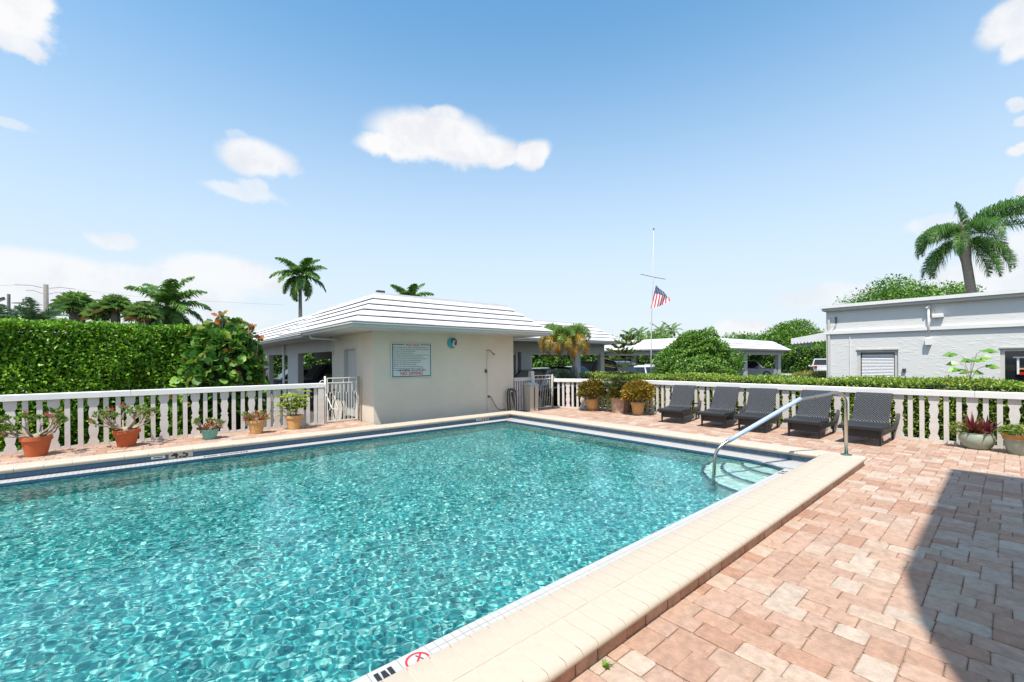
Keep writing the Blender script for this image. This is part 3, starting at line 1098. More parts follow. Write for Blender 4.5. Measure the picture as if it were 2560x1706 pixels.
# ------------------------------------------------------------------ roofs and buildings
def hip_roof(e, x0, x1, y0, y1, z, rise, run, n=5, parts=True, soff=.9, sides='SENW', pitchlen=1.05):
    """mansard roof over the rectangle of its eaves, n courses of white tiles with open butts"""
    rf = MB()
    a, b_ = run, rise
    P = [(x0, y0), (x1, y0), (x1, y1), (x0, y1)]
    Q = [(x0 + a, y0 + a), (x1 - a, y0 + a), (x1 - a, y1 - a), (x0 + a, y1 - a)]
    rf.add([(*p, z) for p in P] + [(*p, z + b_) for p in Q], [(i, (i + 1) % 4, (i + 1) % 4 + 4, i + 4) for i in range(4)] + [(4, 5, 6, 7)])
    rf = rf.build('roof', M['roofbase'], e)
    allt = MB()
    SD = {'S': (0, 1), 'E': (1, 2), 'N': (2, 3), 'W': (3, 0)}
    for side_, (i, j) in SD.items():
        p, q_ = Vector((*P[i], z)), Vector((*P[j], z))
        dd = (q_ - p)
        Ls = dd.length
        dd.normalize()
        inn = Vector((-dd.y, dd.x, 0))
        for c in range(n):
            ra, rb = run * c / n - .02, run * (c + 1) / n
            za, zb = z + rise * c / n + .042, z + rise * (c + 1) / n + .004
            sa, sb = ra, rb
            # split along the side
            m_ = max(1, int((Ls - 2 * sa) / pitchlen))
            off = (.5 if c % 2 else 0)
            cuts = [0] + [min(1, max(0, (k + off) / m_)) for k in range(1 if not off else 0, m_)] + [1]
            cuts = sorted(set(cuts))
            for k in range(len(cuts) - 1):
                u0, u1 = cuts[k], cuts[k + 1]
                def pt(u, s_, zz, gapp=0):
                    # u on the outer length, clipped by the hips
                    l_ = sa + u * (Ls - 2 * sa)
                    l_ = min(max(l_, s_), Ls - s_) + gapp
                    return p + dd * l_ + inn * s_ + Vector((0, 0, zz - z))
                jz = rnd.uniform(0, .006)
                g0 = .004 if u0 > 0 else 0
                g1 = -.004 if u1 < 1 else 0
                tk = .022
                A_ = [pt(u0, sa, za + jz, g0), pt(u1, sa, za + jz, g1), pt(u1, sb, zb, g1), pt(u0, sb, zb, g0)]
                B_ = [v_ - Vector((0, 0, tk)) for v_ in A_]
                tgt = MB() if (parts and side_ in sides) else allt
                tgt.add([tuple(v_) for v_ in A_ + B_], [(0, 1, 2, 3), (4, 5, 1, 0), (7, 6, 5, 4), (5, 6, 2, 1), (4, 0, 3, 7)])
                if tgt is not allt: tgt.build('roof_tile', M['rooftile'], rf)
    if allt.v: allt.build('roof_tiles', M['rooftile'], rf, kind='stuff')
    # flat top with a low kerb
    MB().box(Q[0][0] - .03, Q[1][0] + .03, Q[0][1] - .03, Q[3][1] + .03, z + rise - .01, z + rise + .045).build('flat_top', M['rooftile'], rf)
    # fascia and soffit
    q = MB()
    for (u0, v0, u1, v1) in ((x0 + .03, y0 + .03, x1 - .03, y0 + .055), (x0 + .03, y1 - .055, x1 - .03, y1 - .03), (x0 + .03, y0 + .056, x0 + .055, y1 - .056), (x1 - .055, y0 + .056, x1 - .03, y1 - .056)):
        q.box(u0, u1, v0, v1, z - .10, z + .012)
    q.build('fascia', M['fascia'], e)
    q = MB()
    for (u0, v0, u1, v1) in ((x0 - .012, y0 - .012, x1 + .012, y0 + .028), (x0 - .012, y1 - .028, x1 + .012, y1 + .012), (x0 - .012, y0 + .03, x0 + .028, y1 - .03), (x1 - .028, y0 + .03, x1 + .012, y1 - .03)):
        q.box(u0, u1, v0, v1, z - .025, z + .010)
    q.build('gutter_edge', M['fascia'], e)
    MB().box(x0 + .056, x1 - .056, y0 + .056, y1 - .056, z - .11, z - .075).build('soffit', M['fascia'], e)
    return rf


# pool house with the carport wing behind it
ph = empty('pool_house', (0, 0, 0), label='cream pool house with white tiled hip roof, rules sign and shower on its front wall', category='building')
EX0, EX1, EY0, EY1 = 3.45, 9.78, 9.50, 13.6
hip_roof(ph, EX0, EX1, EY0, 16.4, 2.54, .84, 1.04, 5, True, sides='SW', pitchlen=1.02)
WX0, WX1, WY0 = 4.30, 8.93, 10.40
q = MB()
q.box(WX0, WX1, WY0, WY0 + .2, -.16, 2.43)
q.build('front_wall', M['stucco'], ph)
q = MB()
# side wall with door opening (door y 11.56..12.55)
q.box(WX0, WX0 + .2, WY0 + .201, 11.55, -.16, 2.43).box(WX0, WX0 + .2, 12.52, 13.55, -.16, 2.43).box(WX0, WX0 + .2, 11.551, 12.519, 2.06, 2.43)
q.build('side_wall', M['stucco'], ph)
MB().box(WX1 - .2, WX1, WY0 + .201, 16, -.16, 2.43).build('side_wall', M['greywall'], ph)
MB().box(WX0 + .2, WX1 - .2, 13.3, 13.5, -.16, 2.43).build('rear_wall', M['greywall'], ph)
dr = MB().box(WX0 + .08, WX0 + .12, 11.60, 12.47, .12, 2.0).build('door', M['fascia'], ph)
MB().box(WX0 + .05, WX0 + .079, 11.68, 11.71, 1.02, 1.14).build('handle', M['dark'], dr)
q = MB().box(WX0 - .012, WX0 + .16, 11.551, 11.60, .1, 2.059).box(WX0 - .012, WX0 + .16, 12.47, 12.519, .1, 2.059).box(WX0 - .012, WX0 + .16, 11.601, 12.469, 2.0, 2.059)
q.build('door_frame', M['fascia'], ph)
# downpipe hook on the left
MB().tube([(3.50, 13.0, 2.62), (3.50, 13.0, 2.46), (3.53, 12.95, 2.33), (3.75, 12.8, 2.31), (4.26, 12.75, 2.30), (4.27, 13.35, 2.29), (4.27, 13.40, 2.2), (4.27, 13.40, 1.85)], .018, 7).build('overflow_pipe', M['paint'], ph, smooth=True)
MB().box(4.52, 4.72, 10.62, 10.74, 3.42, 3.50).build('roof_vent', M['dark'], ph)

# carport behind the pool house (left openings)
cp = empty('carport', (0, 0, 0), label='white roofed carport wing stretching left behind the pool house, parked cars inside', category='carport')
hip_roof(cp, 3.452, 9.70, 13.7, 33, 2.50, .84, 1.04, 5, True, sides='W', pitchlen=1.6)
MB().box(4.30, 4.5, 13.551, 32.2, 1.98, 2.39).build('beam', M['greywall'], cp)
for (a, b_) in ((17.5, 19.05), (22.6, 24.4), (28.5, 30)):
    MB().box(4.305, 4.5, a, b_, -.16, 1.979).build('column', M['greywall'], cp)
MB().tube([(4.22, 19.32, 2.38), (4.22, 19.32, -.1)], .05, 8).build('downpipe', M['paint'], cp, smooth=True)
MB().box(9.0, 9.2, 16.1, 32.2, 1.84, 2.39).build('beam', M['greywall'], cp)
for a in (16.2, 20, 24, 28): MB().box(9.0, 9.2, a, a + .3, -.16, 1.839).build('column', M['greywall'], cp)

# right-hand carport
c2 = empty('carport', (0, 0, 0), label='grey walled carport with white hip roof right of the pool house, behind the golden palm', category='carport')
hip_roof(c2, 9.0, 17.75, 12.3, 18.2, 2.52, .86, 1.22, 5, True, sides='S', pitchlen=1.2)
q = MB().box(8.94, 17.2, 13.1, 13.3, 2.00, 2.41).build('beam', M['greywall'], c2)
for (a, b_) in ((11.68, 12.2), (15.02, 15.4), (16.9, 17.2)):
    MB().box(a, b_, 13.105, 13.295, -.16, 1.999).build('column', M['greywall'], c2)
for (a, b_) in ((11.66, 9.0), ):
    pass
q = MB().box(11.40, 11.5, 13.12, 13.28, -.16, 1.999).box(12.21, 12.30, 13.12, 13.28, -.16, 1.999)
q.build('opening_trim', M['fascia'], c2)
MB().box(12.31, 15.01, 13.16, 13.24, 1.90, 1.998).build('roller_housing', M['fascia'], c2)
MB().box(15.41, 16.89, 13.16, 13.24, 1.90, 1.998).build('roller_housing', M['fascia'], c2)
MB().box(8.94, 11.39, 13.16, 13.24, 1.90, 1.998).build('roller_housing', M['fascia'], c2)
for a in (12.0, 15.0): MB().box(a, a + .25, 17.0, 17.25, -.16, 2.39).build('column', M['greywall'], c2)
MB().box(8.94, 17.2, 17.0, 17.2, 2.0, 2.40).build('beam', M['greywall'], c2)

# far carport, its corner hidden by the round shrub
c3 = empty('carport', (0, 0, 0), label='far white carport with striped tile roof seen on both sides of the big round shrub', category='carport')
hip_roof(c3, 31.5, 48.6, 14.2, 20.0, 2.5, .86, 1.25, 4, True, sides='S', pitchlen=3)
hip_roof(c3, 31.45, 37.2, 16.5, 34, 2.5, .86, 1.25, 4, False, pitchlen=4)
MB().box(31.9, 48.0, 14.7, 14.9, 2.02, 2.40).build('beam', M['greywall'], c3)
for a in (34.5, 38.2, 46.3): MB().box(a, a + .7, 14.65, 14.95, -.16, 2.019).build('column', M['greywall'], c3)
MB().box(40.3, 41.1, 16.2, 16.5, -.16, 2.39).build('column', M['greywall'], c3)
MB().box(31.95, 32.15, 17.0, 33.5, 2.02, 2.40).build('beam', M['greywall'], c3)
for a in (17.2, 21.0, 25.2): MB().box(31.9, 32.2, a, a + .45, -.16, 2.019).build('column', M['wood'] if a == 21.0 else M['greywall'], c3)

# white building on the right
wb = empty('white_building', (0, 0, 0), label='long white building with trowelled stucco wall, cornice and blinds, on the right', category='building')
WX = 21.0
YA = 4.9
wins = [(2.72, 3.92, 0.35, 1.955), (-2.3, .25, .35, 1.93)]
q = MB()
ysplit = [YA, 3.92, 2.72, .25, -2.3, -9]
for i in range(5):
    a, b_ = ysplit[i + 1], ysplit[i]
    if (i % 2) == 1:
        zt = wins[i // 2][3]
        q.box(WX, WX + .3, a + .001, b_ - .001, zt, 3.62).box(WX, WX + .3, a + .001, b_ - .001, -.16, .35)
    else:
        q.box(WX, WX + .3, a, b_, -.16, 3.62)
q.build('front_wall', M['trowel'], wb)
MB().box(WX + .301, WX + 16, YA - .3, YA, -.16, 3.62).build('side_wall', M['trowel'], wb)
q = MB().box(WX - .26, WX + 16, -9, YA + .16, 3.66, 3.78)
q.build('cornice', M['paint'], wb)
MB().box(WX - .18, WX + 16, -9, YA + .10, 3.56, 3.66).build('cornice_lower', M['fascia'], wb)
MB().box(WX - .09, WX - .001, -9, YA + .06, 2.62, 2.74).build('band_course', M['paint'], wb)
MB().box(WX - .001, WX + 16, YA + .001, YA + .06, 2.62, 2.74).build('band_course', M['paint'], wb)
MB().box(WX + .3, WX + 16, -9, YA - .3, 3.5, 3.559).build('roof_deck', M['fascia'], wb)
for k, (a, b_, z0, z1) in enumerate(wins):
    wn = MB().box(WX + .06, WX + .12, a + .001, a + .10, z0, z1).box(WX + .06, WX + .12, b_ - .10, b_ - .001, z0, z1).box(WX + .06, WX + .12, a + .101, b_ - .101, z1 - .09, z1 - .001).build('window', M['fascia'], wb)
    if k == 0:
        z = z0 + .05
        while z < z1 - .17:
            q = MB().add([(WX + .09, a + .13, z), (WX + .09, b_ - .13, z), (WX + .135, b_ - .13, z + .05), (WX + .135, a + .13, z + .05)], [(0, 1, 2, 3)])
            q.build('slat', M['blind'], wn)
            z += .0555
        MB().box(WX + .2, WX + .21, a + .1, b_ - .1, z0, z1).build('pane', M['glass'], wn)
    else:
        MB().box(WX + .20, WX + .21, a + .1, b_ - .1, z0, z1).build('pane', M['glass'], wn)
        MB().box(WX + .14, WX + .19, -1.1, -.02, 1.62, 1.66).build('reflection_rail', M['paint'], wn)  # solid bars added before the pane, imitating its white-framed reflections
        MB().box(WX + .14, WX + .19, -.15, -.10, 1.10, 1.619).build('reflection_bar', M['paint'], wn)
        MB().box(WX + .14, WX + .18, -1.2, -.151, 1.25, 1.30).build('counter_edge', M['clay'], wn)
        MB().box(WX + .13, WX + .18, -1.2, -.16, 1.08, 1.17).build('red_cushion', M['redlamp'], wn)
    MB().box(WX - .03, WX + .05, a - .02, b_ + .02, z1 + .002, z1 + .05).build('window_head', M['fascia'], wb)
MB().tube([(WX - .02, 4.13, 2.60), (WX - .02, 4.13, -.1)], .018, 6).build('conduit', M['paint'], wb)
MB().box(WX - .07, WX - .001, 4.76, 4.84, -.16, 3.3).build('corner_downpipe', M['fascia'], wb)
# wall fittings
mt = empty('electric_conduit', (WX, 1.9, 0), label='white service mast and meter box high on the stucco wall, right of the blinds window', category='utility box')
MB().tube([(-.10, 0, 3.42), (-.10, 0, 2.35)], .03, 8).build('mast', M['paint'], mt, smooth=True)
MB().tube([(-.16, .05, 3.38), (-.10, 0, 3.47), (-.05, -.03, 3.40)], .04, 7).build('weatherhead', M['paint'], mt, smooth=True)
MB().bbox(-.15, -.001, -.06, .09, 2.10, 2.36, .02).build('meter_box', M['paint'], mt)
MB().box(-.09, -.001, -.07, -.02, 2.12, 2.16).build('bracket', M['paint'], mt)
sl = empty('security_light', (WX, 1.70, 3.05), label='small white floodlight beside the service mast on the stucco wall', category='wall light')
MB().bbox(-.20, -.001, -.18, .10, .0, .12, .02).build('lamp_head', M['paint'], sl)
MB().bbox(-.06, -.001, .06, .12, .05, .32, .01).build('sensor', M['stucco'], sl)
of = empty('wall_outlet', (WX, 2.555, 1.14), label='small dark outlet box low on the stucco wall beside the blinds window', category='utility box')
MB().bbox(-.07, -.001, -.05, .05, 0, .12, .01).build('box_body', M['dark'], of)
fb = empty('wall_bracket', (WX, 4.55, 3.02), label='small dark bracket hanging near the left top corner of the stucco wall', category='bracket')
MB().tube([(-.25, .0, .30), (-.02, .02, .0)], .015, 5).add([(-.24, .02, .30), (-.20, -.06, .26), (-.05, -.02, .02), (-.06, .04, .02)], [(0, 1, 2, 3)]).build('arm', M['wood'], fb)
# awning round the corner
aw = empty('awning', (0, 0, 0), label='white scalloped awning on the far side of the white building', category='awning')
q = MB()
ax0, ax1 = 23.2, 26.5
q.add([(ax0, YA + .01, 2.92), (ax1, YA + .01, 2.92), (ax1, YA + 1.9, 2.60), (ax0, YA + 1.9, 2.60), (ax0, YA + 1.9, 2.35), (ax1, YA + 1.9, 2.35), (ax0, YA + .01, 2.45)], [(0, 1, 2, 3), (3, 2, 5, 4)])
q.add([(ax0 - .001, YA + .01, 2.92), (ax0 - .001, YA + 1.9, 2.60), (ax0 - .001, YA + 1.9, 2.40), (ax0 - .001, YA + .01, 2.55)], [(0, 1, 2, 3)])
q.build('canopy', M['paint'], aw)
n_ = 14
q = MB()
for i in range(n_):
    y_ = YA + .02 + 1.88 * i / n_
    zz = 2.55 - .15 * i / n_
    q.add([(ax0 - .01, y_, zz), (ax0 - .01, y_ + 1.88 / n_, zz), (ax0 - .01, y_ + 1.5 / n_, zz - .08), (ax0 - .01, y_ + .4 / n_, zz - .08)], [(0, 1, 2, 3)])
for i in range(20):
    x_ = ax0 + (ax1 - ax0) * i / 20
    q.add([(x_, YA + 1.91, 2.36), (x_ + .16, YA + 1.91, 2.36), (x_ + .12, YA + 1.91, 2.27), (x_ + .04, YA + 1.91, 2.27)], [(0, 1, 2, 3)])
q.build('valance', M['paint'], aw)

# the two-storey block behind the viewer that throws the shadow on the patio
bb = empty('apartment_block', (0, 0, 0), label='white apartment block beside the patio, casting the shadow over the pavers', category='building')
MB().prism([(-2.4, -2.45), (-.45, -1.85), (.25, -1.60), (1.05, -1.44), (5.61, -1.40), (5.61, -9), (-2.4, -9)][::-1], 'z', 7.8, 8.0).build('roof_slab', M['paint'], bb)
MB().box(-2.2, 5.3, -9, -3.0, -.16, 7.799).build('wall', M['stucco'], bb)
for x in (-1.2, .6, 2.4, 4.2):
    for z in (.9, 3.4, 6.0):
        wn = MB().box(x - .45, x + .45, -3.03, -2.99, z, z + 1.2).build('window', M['paint'], bb)
        MB().box(x - .40, x + .40, -3.04, -3.031, z + .05, z + 1.15).build('pane', M['glass'], wn)

# ------------------------------------------------------------------ things on the pool house wall
sg = MB().bbox(4.755, 5.945, WY0 - .03, WY0 - .002, 1.222, 2.135, .004).build('rules_sign', M['signboard'], label='pool rules sign with dark border and red NO DIVING on the front wall', category='sign')
q = MB()
for (a, b_, c_, d) in ((4.79, 5.13, 2.088, 2.108), (5.60, 5.915, 2.088, 2.108), (4.79, 5.915, 1.245, 1.268), (4.79, 4.812, 1.2685, 2.0875), (5.893, 5.915, 1.2685, 2.0875)):
    q.box(a, b_, WY0 - .0335, WY0 - .0305, c_, d)
q.build('border', M['greenprint'], sg)
text_mesh('lettering', 'POOL RULES', .072, M['red'], sg, Matrix.Translation((5.365, WY0 - .0315, 2.062)) @ MX_FRONT, bold=.002, sx_=.95)
text_mesh('lettering', 'NO DIVING', .125, M['red'], sg, Matrix.Translation((5.34, WY0 - .0315, 1.293)) @ MX_FRONT, bold=.003)
# rows too small to read: short strokes of print
q = MB()
rows = [1.0, 1.03, .62, .56, 1.02, .84, .99, .78, .75, .64, .82, .86, .37]
for i, wl in enumerate(rows):
    x_, z = 4.83, 2.015 - .0505 * i
    while x_ < 4.83 + wl:
        wd = rnd.uniform(.02, .075)
        x2 = min(x_ + wd, 4.83 + wl)
        xx = x_
        while xx < x2:
            hgt = rnd.choice((.014, .014, .022))
            q.box(xx, xx + .0055, WY0 - .0325, WY0 - .0305, z, z + hgt)
            xx += .0105
        q.box(x_, x2, WY0 - .0322, WY0 - .0306, z + .005, z + .009)
        x_ = x2 + .016
q.build('small_print', M['black'], sg)
q = MB()
x_ = 4.94
while x_ < 5.75:
    q.box(x_, x_ + .014, WY0 - .0325, WY0 - .0305, 1.395, 1.395 + rnd.choice((.045, .05)))
    x_ += rnd.choice((.024, .03, .045))
q.build('small_print', M['greenprint'], sg)

md = empty('wall_medallion', (6.62, WY0 - .02, 2.17), label='round teal wall medallion with ivory relief, high right of the rules sign', category='plaque')
def disc(mb, r_, y_, c=(0, 0), sx_=1, sz=1, n=28, th=.02, mi=0):
    vs_ = [(c[0] + r_ * sx_ * math.cos(2 * PI * k / n), y_, c[1] + r_ * sz * math.sin(2 * PI * k / n)) for k in range(n)]
    vs2 = [(a, y_ + th, b_) for a, _, b_ in vs_]
    mb.add(vs_ + vs2, [tuple(range(n)), tuple(range(n, 2 * n))[::-1]] + [(k, k + n, (k + 1) % n + n, (k + 1) % n) for k in range(n)], mi)
q = MB(); disc(q, .155, -.01); q.build('plate', M['teal'], md)
q = MB(); disc(q, .105, -.018, (.045, .045), .95, .9, th=.0075); q.build('blue_field', M['navyenamel'], md)
q = MB(); disc(q, .082, -.026, (.062, -.025), .85, 1.25, th=.0075); q.build('relief', M['ivory'], md)
q = MB(); disc(q, .05, -.034, (.085, -.01), .75, 1.25, th=.0075); q.build('relief', M['bronze'], md)

shw = empty('wall_shower', (7.86, WY0, 0), label='wall shower with thin riser pipe, valve and spray head on the pool house wall', category='shower')
MB().tube([(0, -.02, .10), (0, -.02, 1.96)], .008, 6).build('riser_pipe', M['stucco'], shw)
MB().tube([(.0, -.02, 1.97), (.05, -.09, 1.98), (.09, -.16, 1.90)], .013, 7).build('shower_arm', M['dark'], shw, smooth=True)
MB().tube([(.085, -.155, 1.905), (.11, -.19, 1.86), (.125, -.21, 1.83)], [.015, .03, .045], 10).build('shower_head', M['steel'], shw)
q = MB(); disc(q, .055, -.03, (-.04, 1.34), .8, 1.1, th=.028); disc(q, .02, -.055, (-.04, 1.34), th=.02)
q.build('valve', M['bronze'], shw)
q = MB(); disc(q, .035, -.03, (.05, .56), th=.028)
q.build('spigot', M['bronze'], shw)
MB().tube([(.05, -.04, .56), (.09, -.06, .57), (.13, -.07, .50), (.19, -.09, .36), (.25, -.13, .24), (.33, -.16, .155), (.45, -.18, .14), (.62, -.12, .14)], .011, 7).build('hose', M['rubber'], shw, smooth=True)

fc = empty('folded_chair', (8.70, 10.28, .0), label='folded black tube frame chair leaning on the pool house wall near its right corner', category='chair')
for s_ in (0, .11):
    pts = [(-.13 + s_ * .5, -.04 - s_ * .4, .06), (-.15 + s_ * .5, -.03 - s_ * .4, .35), (-.13 + s_ * .5, .0 - s_ * .4, .66), (-.08 + s_ * .5, .02 - s_ * .4, .75), (.06 + s_ * .5, .03 - s_ * .4, .76), (.12 + s_ * .5, .0 - s_ * .4, .68), (.13 + s_ * .5, -.03 - s_ * .4, .35), (.10 + s_ * .5, -.05 - s_ * .4, .07), (0 + s_ * .5, -.05 - s_ * .4, .03), (-.13 + s_ * .5, -.04 - s_ * .4, .06)]
    MB().tube(pts, .021, 8, cap=False).build('tube_frame', M['rubber'], fc, smooth=True)
MB().tube([(-.06, -.06, .68), (.0, -.07, .3), (.08, -.08, .1)], .012, 6).build('brace', M['steel'], fc)
MB().tube([(.10, -.06, .68), (.03, -.07, .4), (-.02, -.08, .1)], .012, 6).build('brace', M['steel'], fc)
MB().add([(-.05, -.05, .66), (.10, -.05, .66), (.05, -.06, .15), (.0, -.06, .15)], [(0, 1, 2, 3)]).build('sling', M['wickerplain'], fc)

bn = empty('waste_bin', (9.55, 10.22, 0), label='tall beige swing-lid bin standing before the low screen by the right gate', category='bin')
q = MB()
q.add([(-.17, -.12, 0), (.17, -.12, 0), (.17, .12, 0), (-.17, .12, 0), (-.20, -.14, .84), (.20, -.14, .84), (.20, .14, .84), (-.20, .14, .84)], [(0, 3, 2, 1), (0, 1, 5, 4), (1, 2, 6, 5), (2, 3, 7, 6), (3, 0, 4, 7), (4, 5, 6, 7)])
q.build('bin_body', M['beige'], bn)
MB().add([(-.215, -.155, .845), (.215, -.155, .845), (.215, .155, .845), (-.215, .155, .845), (-.17, -.02, .93), (.17, -.02, .93), (.17, .11, .93), (-.17, .11, .93)], [(0, 1, 5, 4), (1, 2, 6, 5), (2, 3, 7, 6), (3, 0, 4, 7), (4, 5, 6, 7), (3, 2, 1, 0)]).build('lid', M['fascia'], bn)
MB().box(-.015, .015, -.150, -.143, .05, .80).build('rib', M['dark'], bn)


# ------------------------------------------------------------------ loungers
def strip(mb, prof_, y0, y1, th, uv=True):
    """a curved slab whose centre line runs through prof_ (x, z)"""
    n_ = len(prof_)
    top, bot = [], []
    for i, (x, z) in enumerate(prof_):
        a, b_ = prof_[max(0, i - 1)], prof_[min(n_ - 1, i + 1)]
        d = Vector((b_[0] - a[0], b_[1] - a[1])).normalized()
        nx2, nz2 = -d.y, d.x
        top.append((x + nx2 * th / 2, z + nz2 * th / 2))
        bot.append((x - nx2 * th / 2, z - nz2 * th / 2))
    poly = top + bot[::-1]
    m_ = len(poly)
    vs_ = [(x, y0, z) for x, z in poly] + [(x, y1, z) for x, z in poly]
    fs = []
    for i in range(m_):
        j = (i + 1) % m_
        fs.append((i, j, j + m_, i + m_))
    for s_ in (0, m_):
        for i in range(n_ - 1):
            fs.append((s_ + i, s_ + i + 1, s_ + m_ - 2 - i, s_ + m_ - 1 - i) if s_ else (s_ + m_ - 1 - i, s_ + m_ - 2 - i, s_ + i + 1, s_ + i))
    mb.add(vs_, fs)


def uv_strip(me):
    uv = me.uv_layers.new(name='UVMap')
    for p in me.polygons:
        for li in p.loop_indices:
            c = me.vertices[me.loops[li].vertex_index].co
            uv.data[li].uv = (c.y, math.hypot(c.x - .7, c.z - .35))


def make_lounger():
    e = empty('sun_lounger', category='sun lounger', group='black wicker loungers in a row along the fence')
    # local x runs from the foot end to the head, y across; seat width .64
    W2 = .32
    sprof = [(0, .33), (.06, .345), (.2, .345), (.38, .325), (.52, .325), (.64, .345), (.72, .355)]
    q = MB(); strip(q, sprof, -W2, W2, .055)
    o = q.build('seat_panel', M['wickerplain'], e); smooth_by_angle(o, 35)
    bprof = [(.68, .35), (.76, .40), (.86, .52), (.97, .68), (1.06, .81), (1.13, .895), (1.17, .925)]
    q = MB(); strip(q, bprof, -W2 + .03, W2 - .03, .035)
    me = q.mesh('backrest', M['wicker'])
    uv_strip(me)
    smooth_by_angle(link('backrest', me, e), 35)
    # side rails: from the foot, dipping, then sweeping up behind
    rprof = [(.04, .315), (.3, .30), (.5, .275), (.68, .28), (.84, .275), (1.02, .25), (1.18, .27), (1.32, .34), (1.42, .43), (1.47, .50)]
    for s_ in (-1, 1):
        q = MB(); strip(q, rprof, s_ * W2 - .028, s_ * W2 + .028, .055)
        smooth_by_angle(q.build('side_rail', M['wickerplain'], e), 35)
    MB().box(1.40, 1.44, -W2 + .029, W2 - .029, .40, .43).build('cross_bar', M['wickerplain'], e)
    MB().box(.19, .225, -W2 + .05, W2 - .05, .135, .300).build('front_apron', M['wickerplain'], e)
    MB().box(.226, 1.2, -W2 + .03, -W2 + .055, .18, .262).build('side_apron', M['wickerplain'], e)
    MB().box(.226, 1.2, W2 - .055, W2 - .03, .18, .262).build('side_apron', M['wickerplain'], e)
    for x in (.18, 1.24):
        for s_ in (-1, 1):
            y_ = s_ * (W2 - .05)
            MB().add([(x - .012, y_ - .014, 0), (x + .018, y_ - .014, 0), (x + .018, y_ + .014, 0), (x - .012, y_ + .014, 0), (x - .015, y_ - .022, .30), (x + .035, y_ - .022, .30), (x + .035, y_ + .022, .30), (x - .015, y_ + .022, .30)],
                     [(0, 3, 2, 1), (0, 1, 5, 4), (1, 2, 6, 5), (2, 3, 7, 6), (3, 0, 4, 7), (4, 5, 6, 7)]).build('leg', M['wickerplain'], e)
    MB().tube([(1.0, -.2, .68), (1.3, -.2, .37)], .011, 6).tube([(1.0, .2, .68), (1.3, .2, .37)], .011, 6).build('prop', M['dark'], e)
    return e


def copy_tree(o, parent=None):
    c = o.copy()
    C.objects.link(c)
    c.parent = parent
    for ch in list(o.children): copy_tree(ch, c)
    return c


LB = ['black wicker lounger nearest the potted crotons, first of the row from the left',
      'second black wicker lounger from the left, between the first and the middle one',
      'middle black wicker lounger, its foot crossed by the blue grip of the handrail',
      'black wicker lounger behind the handrail post, second from the right end',
      'black wicker lounger at the right end of the row, fully in the clear']
P_ = [(10.20, 5.72, .16), (10.24, 4.70, .06), (10.22, 3.81, .10), (10.26, 2.84, .0), (10.22, 1.88, -.03)]
L0 = make_lounger()
for i, (x, y, a) in enumerate(P_):
    o = L0 if i == 0 else copy_tree(L0)
    o.location = (x, y, 0)
    o.rotation_euler = (0, 0, a)
    o['label'] = LB[i]


